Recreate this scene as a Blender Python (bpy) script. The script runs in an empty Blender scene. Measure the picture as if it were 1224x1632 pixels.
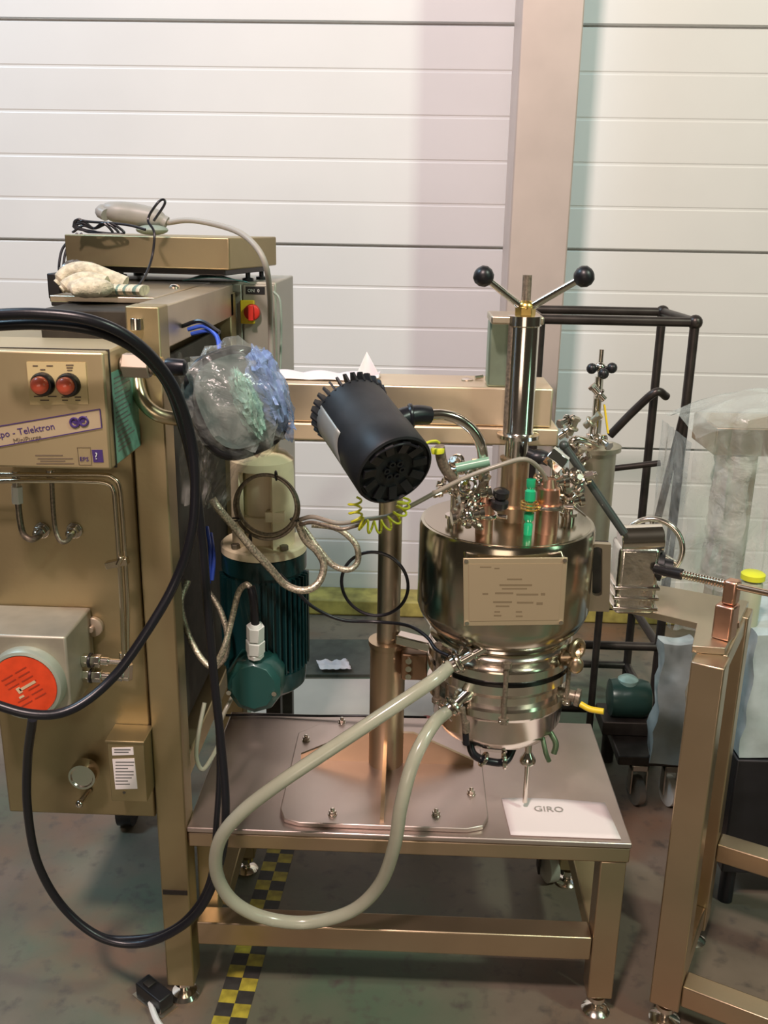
import bpy, bmesh, math, random
from mathutils import Vector, Matrix, noise
random.seed(7)
V = Vector
C = bpy.context.scene.collection
# ------------------------------------------------------------------ camera
FPX = 1500.0
PITCH, YAW, ROLL = math.radians(17.0), math.radians(1.8), math.radians(1.0)
CAM = V((0, 0, 1.6))
RM = Matrix.Rotation(YAW, 3, 'Z') @ Matrix.Rotation(math.pi/2-PITCH, 3, 'X') @ Matrix.Rotation(ROLL, 3, 'Z')
cam = bpy.data.cameras.new('camera'); camo = bpy.data.objects.new('camera', cam); C.objects.link(camo)
camo.matrix_world = Matrix.Translation(CAM) @ RM.to_4x4()
cam.sensor_fit = 'VERTICAL'; cam.sensor_height = 36; cam.lens = 36*FPX/1632; cam.clip_start = 0.02
bpy.context.scene.camera = camo
# ------------------------------------------------------------------ world, lamps, exposure
sc = bpy.context.scene
sc.view_settings.view_transform = 'Standard'; sc.view_settings.look = 'None'; sc.view_settings.gamma = 1
sc.view_settings.use_curve_mapping = False; sc.view_settings.exposure = 0.0
w = bpy.data.worlds.new('hall'); sc.world = w; w.use_nodes = True
w.node_tree.nodes['Background'].inputs[0].default_value = (0.60, 0.50, 0.36, 1)
w.node_tree.nodes['Background'].inputs[1].default_value = 0.06
def area(name, loc, target, size, power, col, sy=None):
    l = bpy.data.lights.new(name, 'AREA'); l.energy = power; l.color = col
    l.shape = 'RECTANGLE' if sy else 'SQUARE'; l.size = size
    if sy: l.size_y = sy
    o = bpy.data.objects.new(name, l); C.objects.link(o)
    o.location = loc; o.rotation_euler = (V(target)-V(loc)).to_track_quat('-Z', 'Y').to_euler()
area('hall_lamp_warm', (-0.9, -1.2, 5.0), (0.2, 4.3, 2.6), 0.42, 275, (1.0, 0.77, 0.72))
area('hall_lamp_green', (3.4, -0.7, 5.0), (0.3, 4.3, 2.6), 0.42, 150, (0.84, 1.0, 0.82))
area('wall_fill_cool', (-3.4, 1.9, 5.4), (-1.6, 3.9, 3.2), 0.9, 135, (0.52, 0.78, 1.0))  # unseen cool fill, added to tint the upper left wall blue
area('front_fill_warm', (-1.2, -7.0, 1.5), (-0.6, 1.8, 1.2), 3.4, 70, (1.0, 0.80, 0.64), 2.4)  # unseen warm fill behind the camera, added to brighten the beam
area('streak_panel_green', (4.6, -0.9, 2.6), (0.3, 1.8, 1.0), 0.5, 13, (0.50, 1.0, 0.70), 2.0)  # unseen panel, added for the green streak reflected in the vessel

# ------------------------------------------------------------------ helpers
def at(px, py, Y):
    d = RM @ V(((px-612)/FPX, -(py-816)/FPX, -1.0)); return CAM + d*((Y-CAM.y)/d.y)
def atz(px, py, z):
    d = RM @ V(((px-612)/FPX, -(py-816)/FPX, -1.0)); return CAM + d*((z-CAM.z)/d.z)
def Z(py, Y, px=612): return at(px, py, Y).z
def X(px, py, Y): return at(px, py, Y).x

class MB:
    def __init__(s): s.v = []; s.f = []
    def add(s, vs, fs):
        b = len(s.v); s.v += [V(p) for p in vs]; s.f += [tuple(i+b for i in f) for f in fs]; return s
    def box(s, x0, x1, y0, y1, z0, z1):
        if x0 > x1: x0, x1 = x1, x0
        return s.add([(x0,y0,z0),(x1,y0,z0),(x1,y1,z0),(x0,y1,z0),(x0,y0,z1),(x1,y0,z1),(x1,y1,z1),(x0,y1,z1)],
                     [(0,3,2,1),(4,5,6,7),(0,1,5,4),(1,2,6,5),(2,3,7,6),(3,0,4,7)])
    def obox(s, c, ux, uy, uz, sx, sy, sz):
        c = V(c); ux, uy, uz = [V(u).normalized() for u in (ux, uy, uz)]
        vs = [c+ux*(a*sx/2)+uy*(b*sy/2)+uz*(d*sz/2) for d in (-1,1) for a, b in ((-1,-1),(1,-1),(1,1),(-1,1))]
        return s.add(vs, [(0,3,2,1),(4,5,6,7),(0,1,5,4),(1,2,6,5),(2,3,7,6),(3,0,4,7)])
    def bar(s, p0, p1, w, h, up=(0,0,1)):
        p0, p1 = V(p0), V(p1); a = p1-p0; L = a.length; a.normalize()
        u = V(up); u = (u-a*u.dot(a)).normalized(); r = a.cross(u)
        return s.obox((p0+p1)/2, a, r, u, L, w, h)
    def frame(s, ax):
        ax = V(ax).normalized(); t = V((0,0,1)) if abs(ax.z) < .9 else V((0,1,0))
        u = ax.cross(t).normalized(); return ax, u, ax.cross(u)
    def lathe(s, p, ax, prof, n=32, sc=(1,1), ph=0.0):
        p = V(p); ax, u, v = s.frame(ax); b = len(s.v)
        for r, h in prof:
            for i in range(n):
                t = 2*math.pi*i/n+ph; s.v.append(p+ax*h+u*(math.cos(t)*r*sc[0])+v*(math.sin(t)*r*sc[1]))
        for k in range(len(prof)-1):
            for i in range(n):
                j = (i+1) % n; s.f.append((b+k*n+i, b+(k+1)*n+i, b+(k+1)*n+j, b+k*n+j))
        m = len(prof)-1
        if prof[0][0] > 1e-5: s.f.append(tuple(b+i for i in range(n)))
        if prof[m][0] > 1e-5: s.f.append(tuple(b+m*n+i for i in reversed(range(n))))
        return s
    def cyl(s, p0, p1, r, r1=None, n=24, ph=0.0):
        p0, p1 = V(p0), V(p1); return s.lathe(p0, p1-p0, [(r,0),(r if r1 is None else r1,(p1-p0).length)], n, ph=ph)
    def hexn(s, p0, p1, r): return s.cyl(p0, p1, r, n=6)
    def prism(s, pts, vec):
        pts = [V(p) for p in pts]; n = len(pts); vec = V(vec)
        return s.add(pts+[p+vec for p in pts], [tuple(range(n)), tuple(reversed(range(n, 2*n)))] +
                     [(i, i+n, (i+1) % n+n, (i+1) % n) for i in range(n)])
    def sphere(s, c, r, sc=(1,1,1), n=16, crumple=0, fr=8.0):
        c = V(c); prof = n//2; b = len(s.v)
        for k in range(prof+1):
            th = math.pi*k/prof
            for i in range(n):
                ph = 2*math.pi*i/n; d = V((math.sin(th)*math.cos(ph), math.sin(th)*math.sin(ph), math.cos(th)))
                q = r*(1+crumple*noise.noise(d*fr*0.35+c*9)+crumple*0.5*abs(noise.noise(d*fr+c*5))) if crumple else r
                s.v.append(c+V((d.x*sc[0], d.y*sc[1], d.z*sc[2]))*q)
        for k in range(prof):
            for i in range(n):
                j = (i+1) % n; s.f.append((b+k*n+i, b+(k+1)*n+i, b+(k+1)*n+j, b+k*n+j))
        return s
    def torus(s, c, ax, R, r, n=40, m=10, a0=0, a1=2*math.pi):
        c = V(c); ax, u, v = s.frame(ax); closed = abs(a1-a0-2*math.pi) < 1e-4
        pts = [c+u*(math.cos(a0+(a1-a0)*i/n)*R)+v*(math.sin(a0+(a1-a0)*i/n)*R) for i in range(n if closed else n+1)]
        return s.sweep(pts, r, m, closed)
    def sweep(s, pts, r, m=10, closed=False):
        n = len(pts); b = len(s.v); rr = r if callable(r) else (lambda t: r)
        tans = []
        for i in range(n):
            a = pts[(i-1) % n] if (closed or i > 0) else pts[i]; c2 = pts[(i+1) % n] if (closed or i < n-1) else pts[i]
            tans.append((c2-a).normalized())
        t0 = tans[0]; u = t0.cross(V((0.31,0.2,0.93))).normalized()
        for i in range(n):
            t = tans[i]; u = (u-t*u.dot(t)).normalized(); w_ = t.cross(u); q = rr(i/(n-1))
            for k in range(m):
                a = 2*math.pi*k/m; s.v.append(pts[i]+u*(math.cos(a)*q)+w_*(math.sin(a)*q))
        for i in range(n if closed else n-1):
            i2 = (i+1) % n
            for k in range(m):
                k2 = (k+1) % m; s.f.append((b+i*m+k, b+i2*m+k, b+i2*m+k2, b+i*m+k2))
        if not closed:
            s.f.append(tuple(b+k for k in reversed(range(m)))); s.f.append(tuple(b+(n-1)*m+k for k in range(m)))
        return s
    def tube(s, P, r, m=10, res=8): return s.sweep(smooth(P, res), r, m)
    def grid(s, fn, nu, nv):
        b = len(s.v)
        for j in range(nv+1):
            for i in range(nu+1): s.v.append(V(fn(i/nu, j/nv)))
        for j in range(nv):
            for i in range(nu):
                a = b+j*(nu+1)+i; s.f.append((a, a+1, a+nu+2, a+nu+1))
        return s
def smooth(P, res=8):
    P = [V(p) for p in P]; out = []
    for i in range(len(P)-1):
        a = P[i-1] if i else P[0]*2-P[1]; b = P[i]; c = P[i+1]; d = P[i+2] if i+2 < len(P) else P[-1]*2-P[-2]
        for k in range(res):
            t = k/res; out.append(0.5*((2*b)+(c-a)*t+(2*a-5*b+4*c-d)*t*t+(3*b-a-3*c+d)*t**3))
    out.append(P[-1]); return out
def px(*pts): return [at(*p) for p in pts]

def wloc(o):
    l = V((0,0,0))
    while o: l = l+V(o.location); o = o.parent
    return l
def obj(name, mb, m, parent=None, bev=0, sm=True, solid=0, label=None, seg=2):
    lo = V([min(p[i] for p in mb.v) for i in range(3)]); hi = V([max(p[i] for p in mb.v) for i in range(3)])
    c = V(((lo.x+hi.x)/2, (lo.y+hi.y)/2, lo.z))
    me = bpy.data.meshes.new(name); me.from_pydata([tuple(p-c) for p in mb.v], [], mb.f); me.update()
    bm = bmesh.new(); bm.from_mesh(me); bmesh.ops.recalc_face_normals(bm, faces=bm.faces); bm.to_mesh(me); bm.free()
    if sm:
        me.polygons.foreach_set('use_smooth', [True]*len(me.polygons)); me.set_sharp_from_angle(angle=math.radians(38))
    me.materials.append(m); o = bpy.data.objects.new(name, me); C.objects.link(o)
    o.location = c-(wloc(parent) if parent else V((0,0,0))); o.parent = parent
    if bev:
        b = o.modifiers.new('bevel', 'BEVEL'); b.width = bev; b.segments = seg; b.limit_method = 'ANGLE'; b.angle_limit = math.radians(50)
    if solid:
        b = o.modifiers.new('solid', 'SOLIDIFY'); b.thickness = solid; b.offset = 0
    if label: o['label'] = label
    return o
def thing(name, label, cat, loc, group=None):
    o = bpy.data.objects.new(name, None); C.objects.link(o); o.location = loc; o.empty_display_size = .05
    o['label'] = label; o['category'] = cat
    if group: o['group'] = group
    return o
def tag(o, label, cat, group=None):
    o['label'] = label; o['category'] = cat
    if group: o['group'] = group
    return o
def struct(name, mb, m, parent=None, **k):
    o = obj(name, mb, m, parent, **k)
    if not parent: o['kind'] = 'structure'
    return o
def copies(o, offs):
    for d in offs:
        c = o.copy(); C.objects.link(c); c.location = V(o.location)+V(d); c.parent = o.parent
def text(name, body, size, origin, xd, yd, m, parent, align='LEFT', ext=0.0003, label=None, slant=0):
    cu = bpy.data.curves.new('t', 'FONT'); cu.body = body; cu.size = size; cu.extrude = ext; cu.align_x = align; cu.resolution_u = 2; cu.shear = slant
    to = bpy.data.objects.new('t', cu); me = bpy.data.meshes.new_from_object(to); bpy.data.objects.remove(to)
    xd, yd = V(xd).normalized(), V(yd).normalized(); zd = xd.cross(yd).normalized(); origin = V(origin)
    vs = [origin+xd*v.co.x+yd*v.co.y+zd*v.co.z for v in me.vertices]
    mb = MB(); mb.add(vs, [tuple(p.vertices) for p in me.polygons])
    bpy.data.meshes.remove(me)
    return obj(name, mb, m, parent, sm=False, label=label)

# ------------------------------------------------------------------ materials
def mat(name, col, metal=0, rough=.5, var=0, scale=20, bump=0, bscale=200, spec=.5, trans=0, alpha=1, stretch=(1,1,1), col2=None, coat=0, emit=None, rvar=0):
    m = bpy.data.materials.new(name); m.use_nodes = True; nt = m.node_tree; b = nt.nodes['Principled BSDF']
    b.inputs['Base Color'].default_value = (*col, 1); b.inputs['Metallic'].default_value = metal; b.inputs['Roughness'].default_value = rough
    b.inputs['Specular IOR Level'].default_value = spec; b.inputs['Transmission Weight'].default_value = trans; b.inputs['Alpha'].default_value = alpha
    b.inputs['Coat Weight'].default_value = coat
    if emit: b.inputs['Emission Color'].default_value = (*emit[0], 1); b.inputs['Emission Strength'].default_value = emit[1]
    tc = nt.nodes.new('ShaderNodeTexCoord'); mp = nt.nodes.new('ShaderNodeMapping'); mp.inputs['Scale'].default_value = stretch
    nt.links.new(tc.outputs['Object'], mp.inputs[0])
    if var or col2:
        n = nt.nodes.new('ShaderNodeTexNoise'); n.inputs['Scale'].default_value = scale; n.inputs['Detail'].default_value = 5; nt.links.new(mp.outputs[0], n.inputs[0])
        r = nt.nodes.new('ShaderNodeValToRGB'); c2 = col2 or tuple(min(1, c*(1+var)) for c in col); c1 = col if col2 else tuple(c*(1-var) for c in col)
        r.color_ramp.elements[0].position = .35; r.color_ramp.elements[1].position = .65
        r.color_ramp.elements[0].color = (*c1, 1); r.color_ramp.elements[1].color = (*c2, 1)
        nt.links.new(n.outputs[0], r.inputs[0]); nt.links.new(r.outputs[0], b.inputs['Base Color'])
    if rvar:
        n = nt.nodes.new('ShaderNodeTexNoise'); n.inputs['Scale'].default_value = scale; nt.links.new(mp.outputs[0], n.inputs[0])
        q = nt.nodes.new('ShaderNodeMapRange'); q.inputs[3].default_value = max(0.02, rough-rvar); q.inputs[4].default_value = rough+rvar
        nt.links.new(n.outputs[0], q.inputs[0]); nt.links.new(q.outputs[0], b.inputs['Roughness'])
    if bump:
        n = nt.nodes.new('ShaderNodeTexNoise'); n.inputs['Scale'].default_value = bscale; n.inputs['Detail'].default_value = 3; nt.links.new(mp.outputs[0], n.inputs[0])
        bu = nt.nodes.new('ShaderNodeBump'); bu.inputs['Strength'].default_value = bump; bu.inputs['Distance'].default_value = .002
        nt.links.new(n.outputs[0], bu.inputs['Height']); nt.links.new(bu.outputs[0], b.inputs['Normal'])
    return m
STEEL = mat('brushed_steel', (.60,.52,.40), 1, .38, var=.08, scale=6, bump=.06, bscale=90, rvar=.08)
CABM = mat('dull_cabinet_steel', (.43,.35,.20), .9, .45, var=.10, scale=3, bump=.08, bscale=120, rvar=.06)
POL = mat('polished_steel', (.80,.74,.66), 1, .16, rvar=.05, scale=8)
VES = mat('vessel_steel', (.54,.49,.39), 1, .18, var=.05, scale=4, rvar=.05)
TABM = mat('table_steel', (.56,.47,.43), .9, .36, var=.08, scale=5, bump=.04, bscale=100, rvar=.10)
GOLDS = mat('warm_satin_steel', (.56,.43,.29), .95, .33, var=.06, scale=5, rvar=.08)
BRASS = mat('brass', (.75,.52,.16), 1, .3)
COPPER = mat('copper_bronze', (.72,.42,.30), 1, .35, var=.1)
BLACKP = mat('black_plastic', (.012,.012,.014), 0, .38, var=.2)
BLACKR = mat('black_rubber', (.010,.010,.014), 0, .33, bump=.1, bscale=80, spec=.5)
LAMPB = mat('lamp_black', (.013,.014,.016), .1, .48, bump=.15, bscale=40, var=.3)
DARK = mat('dark_metal', (.05,.045,.04), .6, .5, var=.3)
RACK = mat('dark_pipe', (.06,.05,.045), .7, .38, var=.2)
GREYP = mat('grey_plastic', (.32,.31,.28), 0, .45, var=.08)
GREYD = mat('grey_label', (.20,.20,.20), .2, .4)
BEAMLIT = mat('lit_beam_steel', (.80,.66,.47), .85, .38, var=.05, scale=5, rvar=.08)  # paler than the frame steel: light falling on the beam painted into its colour
CREAM = mat('cream_paint', (.88,.78,.54), 0, .38, var=.05)
TEAL = mat('teal_paint', (.006,.040,.044), .1, .35, var=.2, scale=8, coat=.3)
PAPER = mat('white_paper', (.82,.76,.76), 0, .7)
WHITEP = mat('white_plastic', (.72,.74,.70), 0, .4)
INK = mat('grey_ink', (.16,.12,.08), 0, .6)
PURP = mat('purple_ink', (.06,.03,.16), 0, .5)
CREAML = mat('cream_label', (.72,.58,.30), .2, .45)
PINKL = mat('banner_label', (.58,.46,.30), .3, .45)
REDL = mat('red_label', (.80,.075,.02), 0, .45, var=.1, scale=40)
REDB = mat('red_button', (.95,.16,.08), 0, .35, coat=.5)
REDS = mat('red_switch', (.55,.03,.02), 0, .35)
YEL = mat('yellow_plastic', (.85,.62,.03), 0, .4)
YG = mat('yellow_green', (.72,.74,.04), 0, .4)
GREENG = mat('green_glass', (.02,.45,.20), 0, .12, coat=.6)
TEALL = mat('pale_green_label', (.18,.40,.31), 0, .5, var=.15, scale=60)
BLUE = mat('blue_plastic', (.05,.12,.62), 0, .4, var=.3)
BRAID = mat('braided_steel', (.62,.56,.44), .8, .33, var=.45, scale=260, bump=.6, bscale=420)
BRAID2 = mat('thin_sheath', (.24,.20,.15), .5, .4, var=.3, scale=200)
SHADOWM = mat('interior_shade', (.035,.03,.022), .2, .7, var=.3)  # near-black colour, paints in the shade inside the open cabinet
HOSEC = mat('clear_hose', (.58,.59,.46), 0, .20, trans=.35, coat=.4, var=.06, scale=12)
KNIT = mat('cream_knit', (.62,.56,.42), 0, .9, var=.2, scale=90, bump=.8, bscale=260)
KNITG = mat('grey_green_knit', (.16,.24,.20), 0, .9, var=.2, scale=90, bump=.8, bscale=260)
RIVET = mat('nut_steel', (.72,.66,.58), 1, .22)
def plastic(name, col, fac, sc_=14, rough=.12):
    m = bpy.data.materials.new(name); m.use_nodes = True; nt = m.node_tree; b = nt.nodes['Principled BSDF']; out = nt.nodes['Material Output']
    b.inputs['Base Color'].default_value = (*col, 1); b.inputs['Roughness'].default_value = rough; b.inputs['Specular IOR Level'].default_value = .9
    tr = nt.nodes.new('ShaderNodeBsdfTransparent'); mx = nt.nodes.new('ShaderNodeMixShader')
    tc = nt.nodes.new('ShaderNodeTexCoord'); n = nt.nodes.new('ShaderNodeTexNoise'); n.inputs['Scale'].default_value = sc_; n.inputs['Detail'].default_value = 6; n.inputs['Distortion'].default_value = 1.2
    nt.links.new(tc.outputs['Object'], n.inputs[0]); q = nt.nodes.new('ShaderNodeMapRange'); q.inputs[1].default_value = .35; q.inputs[2].default_value = .65
    q.inputs[3].default_value = max(0, fac-.2); q.inputs[4].default_value = min(1, fac+.2); nt.links.new(n.outputs[0], q.inputs[0]); nt.links.new(q.outputs[0], mx.inputs[0])
    bu = nt.nodes.new('ShaderNodeBump'); bu.inputs['Strength'].default_value = .9; bu.inputs['Distance'].default_value = .012; nt.links.new(n.outputs[0], bu.inputs['Height']); nt.links.new(bu.outputs[0], b.inputs['Normal'])
    nt.links.new(tr.outputs[0], mx.inputs[1]); nt.links.new(b.outputs[0], mx.inputs[2]); nt.links.new(mx.outputs[0], out.inputs[0]); return m
WRAP = plastic('clear_film', (.45,.47,.43), .26)
WRAPB = plastic('blue_film', (.30,.44,.76), .55, 22)
WRAPG = plastic('cloudy_film', (.50,.54,.48), .45, 9, .25)
WRAPS = plastic('silver_film', (.70,.66,.60), .75, 30, .1)

# floor: stained concrete with green and rust patches
FLOOR = mat('concrete', (.17,.14,.115), 0, .55, bump=.25, bscale=60)
nt = FLOOR.node_tree; b = nt.nodes['Principled BSDF']; tc = nt.nodes.new('ShaderNodeTexCoord')
def nz(scale, lo, hi, det=6, off=0):
    n = nt.nodes.new('ShaderNodeTexNoise'); n.inputs['Scale'].default_value = scale; n.inputs['Detail'].default_value = det
    mp = nt.nodes.new('ShaderNodeMapping'); mp.inputs['Location'].default_value = (off, off*.7, 0); nt.links.new(tc.outputs['Object'], mp.inputs[0]); nt.links.new(mp.outputs[0], n.inputs[0])
    q = nt.nodes.new('ShaderNodeMapRange'); q.inputs[1].default_value = lo; q.inputs[2].default_value = hi; nt.links.new(n.outputs[0], q.inputs[0]); return q
def mixc(fac, a, c):
    x = nt.nodes.new('ShaderNodeMix'); x.data_type = 'RGBA'; nt.links.new(fac.outputs[0], x.inputs[0])
    if isinstance(a, tuple): x.inputs[6].default_value = (*a, 1)
    else: nt.links.new(a, x.inputs[6])
    x.inputs[7].default_value = (*c, 1); return x.outputs[2]
c0 = mixc(nz(3.2, .38, .62), (.19,.155,.115), (.12,.098,.072))
c0 = mixc(nz(1.1, .50, .62, off=3), c0, (.08,.12,.075))
c0 = mixc(nz(2.2, .54, .70, off=8), c0, (.19,.105,.06))
c0 = mixc(nz(26, .56, .78, off=5), c0, (.07,.06,.05))
nt.links.new(c0, b.inputs['Base Color'])
WALLM = mat('white_panel', (.74,.735,.72), 0, .42, var=.03, scale=1.5)
# ------------------------------------------------------------------ setting
struct('floor', MB().box(-6, 6, -8, 4.3, -.1, 0), FLOOR)
WY = 3.85
wb = MB().box(-4.5, 4.5, WY+.03, WY+.12, 0, 4.2)
wall = struct('wall_back', wb, WALLM)
wall['label'] = 'white insulated panel wall with horizontal joints'
zs = Z(394, WY, 700)           # the visible lower joint
PH = Z(38, WY, 700)-zs
def panel(x0, x1, z0, z1):
    mb = MB(); g = .004; n = 5; prof = [(z0+g, .008), (z0+g+.004, 0)]
    for k in range(1, n):
        zc = z0+(z1-z0)*k/n; prof += [(zc-.007, 0), (zc-.003, .0018), (zc+.003, .0018), (zc+.007, 0)]
    prof += [(z1-g-.004, 0), (z1-g, .008)]
    vs = []; fs = []
    for z, d in prof: vs += [(x0, WY+d, z), (x1, WY+d, z)]
    for i in range(len(prof)-1): fs.append((2*i, 2*i+1, 2*i+3, 2*i+2))
    k = len(vs); vs += [(x0, WY+.03, z0+g), (x1, WY+.03, z0+g), (x1, WY+.03, z1-g), (x0, WY+.03, z1-g)]; t = k-2
    fs += [(0, 1, k+1, k), (t, t+1, k+2, k+3), tuple(range(0, k, 2))+(k+3, k), tuple(range(1, k, 2))+(k+2, k+1)]
    mb.add(vs, fs); return obj('panel', mb, WALLM, wall, sm=False)
colx = X(858, 394, 3.42)
row = -2
while True:
    z0 = zs+PH*row; z1 = z0+PH
    if z0 < 0: z0 = 0.0
    panel(-4.5, colx, z0, z1); panel(colx+.004, 4.5, z0, z1)
    row += 1
    if z1 > 4.0: break
COLM = mat('column_steel', (.60,.50,.45), .35, .42, var=.06, scale=4)
xl, xr = X(800, 600, 3.40), X(890, 600, 3.40)
cmb = MB().box(xl, xr, 3.40, 3.412, 0, 4.2).box(xl, xr, WY-.03, WY-.018, 0, 4.2).box((xl+xr)/2-.05, (xl+xr)/2+.05, 3.412, WY-.03, 0, 4.2)
cmb = MB().box(xl, xr, 3.40, 3.65, 0, 4.2)
t1 = struct('trim_1', cmb, COLM, bev=.006); t1['label'] = 'steel hall column in front of the panel wall'
KERB = mat('yellow_kerb_paint', (.36,.30,.08), 0, .6, var=.35, scale=14)
struct('baseboard_back', MB().box(-4.5, 4.5, 3.70, WY, 0, .075), KERB, bev=.01)

# hazard tape on the floor
tp = thing('hazard_tape', 'worn black and yellow checkered tape strip on the concrete floor', 'floor tape', (0,1.5,0))
TY = mat('tape_yellow', (.36,.30,.03), 0, .6, var=.35, scale=30); TB = mat('tape_black', (.03,.028,.024), 0, .6, var=.3, scale=30)
a0, a1 = atz(362, 1640, 0), atz(452, 1340, 0); dv = (a1-a0).normalized(); sv = V((dv.y, -dv.x, 0)); cell = .036; b0 = a0-dv*.6
yb, bb = MB(), MB()
for i in range(42):
    for s_ in (0, 1):
        q = b0+dv*(cell*i)+sv*((s_-.5)*cell)
        o_ = obj('tape_square', MB().obox(q+V((0,0,.0008)), dv, sv, (0,0,1), cell, cell, .0014), TY if (i+s_) % 2 else TB, tp, sm=False)

# ------------------------------------------------------------------ left steel cabinet
CY = 1.60
cab = thing('control_cabinet', 'tall dull steel control cabinet with open frame at left edge', 'cabinet', (X(120,1300,CY), 1.9, 0))
px0, px1 = X(244, 1200, CY), X(291, 1200, CY)
ztop = Z(488, CY, 225); zbot = Z(1301, CY, 150); zbt = 1.395
cl = X(8, 1250, CY)
obj('body', MB().box(cl, px0-.004, CY+.004, 2.25, zbot, zbt), CABM, cab, bev=.004)
obj('leg', MB().box(px0, px1, CY-.004, CY+.056, .05, ztop), CABM, cab, bev=.003, label='front corner post of the cabinet')
obj('leg', MB().box(px0, px1, 2.22, 2.28, .05, ztop-.02), CABM, cab, bev=.003)
obj('leg', MB().box(cl, cl+.06, 2.20, 2.25, .05, zbot), DARK, cab, bev=.003)
obj('side_shade', MB().box(px1-.035, px1-.025, CY+.06, 2.22, .60, 1.36), SHADOWM, cab, bev=.002)  # dark sheet standing in for the shade in the open side
obj('side_rail', MB().box(px0, px1, CY+.05, 2.25, ztop-.075, ztop-.001), STEEL, cab, bev=.003)
obj('side_rail', MB().box(px0, px1-.002, CY+.06, 2.22, .52, .57), CABM, cab, bev=.003)
xg = X(112, 470, 1.9)
obj('top_plate', MB().box(xg, px0-.002, CY+.19, 2.28, ztop-.012, ztop), STEEL, cab, bev=.002)
obj('top_gap_shade', MB().box(xg+.03, px0-.003, CY+.06, 2.2, zbt+.001, ztop-.014), SHADOWM, cab, bev=.003)  # dark filler standing in for the shaded gap below the top plate
obj('lid_bolt', MB().lathe((X(278,463,2.05), 2.05, ztop), (0,0,1), [(.012,0),(.012,.004),(.008,.008),(0,.009)]), POL, cab)
ft = at(290, 1600, CY+.02)
fx = (px0+px1)/2
obj('foot', MB().lathe((fx, CY+.025, 0), (0,0,1), [(.030,0),(.032,.006),(.026,.014),(.010,.018),(.010,.034),(.020,.036),(.020,.048),(.010,.05),(.010,.07)]), POL, cab, label='threaded steel levelling foot')
lf = obj('foot', MB().lathe((fx, 2.25, 0), (0,0,1), [(.030,0),(.032,.006),(.010,.018),(.010,.07)]), POL, cab)
cs = at(28, 1335, 2.0)
cs = V((cl+.03, 2.22, 0))
obj('caster', MB().cyl((cs.x-.02, cs.y, .05), (cs.x+.02, cs.y, .05), .05).box(cs.x-.028, cs.x+.028, cs.y-.02, cs.y+.02, .05, .11), BLACKP, cab, label='black caster wheel')
obj('cross_bar', MB().box(px0+.004, px1-.004, CY-.006, CY-.001, Z(1436,CY), Z(1429,CY)), DARK, cab)
# purge control box
BF = 1.43
bx0, bx1 = X(-70, 650, BF), X(171, 650, BF); bz1 = Z(560, BF, 90); bz0 = Z(747, BF, 90)
pbx = obj('purge_box', MB().box(bx0, bx1, BF, CY+.003, bz0, bz1), mat('box_steel', (.58,.47,.28), .8, .42, var=.06, scale=4, rvar=.06), cab, bev=.004, label='steel control box with two red push buttons')
obj('lid_seam', MB().box(bx0-.0015, bx1+.0015, BF+.022, BF+.025, bz0-.0015, bz1+.0015), DARK, pbx)
def fp(x, y, d=0.0): p = at(x, y, BF-d); return p
def face_poly(name, pts, m, d, th, par, Y=None, **k):
    P = [at(x, y, (Y or BF)-d) for x, y in pts]; return obj(name, MB().prism(P, (0, th, 0)), m, par, sm=False, **k)
face_poly('label_plate', [(42,577),(136,578),(141,644),(48,645)], CREAML, .002, .002, pbx, label='cream plate around the buttons')
for (x, y) in ((69,612),(110,613)):
    c = at(x, y, BF-.002)
    bt = obj('button', MB().lathe(c, (0,-1,0), [(.0185,0),(.0185,.006),(.016,.010),(.014,.010)], 28), BLACKP, pbx)
    obj('button_cap', MB().lathe(c+V((-.001,-.008,0)), (0,-1,0), [(.0135,0),(.0135,.008),(.010,.013),(.005,.015),(0,.0155)], 24), REDB, bt)
def dashes(rows, Y, par, m=INK, name='print_line'):
    mb = MB()
    for x0, x1, y, h in rows:
        P = [at(x0,y,Y), at(x1,y,Y), at(x1,y+h,Y), at(x0,y+h,Y)]; mb.prism(P, (0,.0005,0))
    return obj(name, mb, m, par, sm=False)
dashes([(52,60,582,2),(74,84,582,2),(64,72,588,2),(105,117,581,2),(106,116,585,2),(107,115,589,2),(54,68,631,2),(76,90,631,2),(64,78,637,2),(98,110,632,2),(99,108,637,2),(119,129,632,2),(120,128,637,2)], BF-.0028, pbx)
face_poly('banner', [(-40,686),(159,652),(162,682),(-40,719)], PINKL, .0012, .0012, pbx)
def line(pts, Y, wd, m, par, name, closed=True):
    mb = MB(); P = [at(x,y,Y) for x,y in pts]; n = len(P)
    for i in range(n if closed else n-1): mb.bar(P[i], P[(i+1) % n], .0006, wd, (0,0,1) if abs((P[(i+1)%n]-P[i]).normalized().z) < .8 else (1,0,0))
    return obj(name, mb, m, par, sm=False)
line([(-40,686),(159,652),(162,682),(-40,719)], BF-.002, .0015, PURP, pbx, 'banner_border')
ba, bb_ = at(0, 692, BF-.0018), at(100, 676, BF-.0018); bd = (bb_-ba).normalized(); bu = V((-bd.z, 0, bd.x))
text('banner_text', 'Expo - Telektron', .0150, at(-13, 700, BF-.0018), bd, bu, PURP, pbx)
text('banner_text', 'MiniPurge', .0115, at(22, 707, BF-.0018), bd, bu, INK, pbx)
em = MB()
for x in (119, 133): 
    c = at(x, 673.5 if x < 125 else 671.5, BF-.0022); em.torus(c, (0,1,0), .0068, .0019, 24, 6).lathe(c, (0,-1,0), [(.0022,0),(.0022,.0006)], 10)
em.prism([at(x,y,BF-.0020) for x,y in ((111,668),(118,669),(125,672),(131,666),(138,663),(138,667),(126,679),(112,672))], (0,.0006,0))
obj('owl_eye_emblem', em, PURP, pbx)
dashes([(56,100,725,2),(60,116,730,2),(64,104,734,2),(58,118,738,2)], BF-.0008, pbx)
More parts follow.
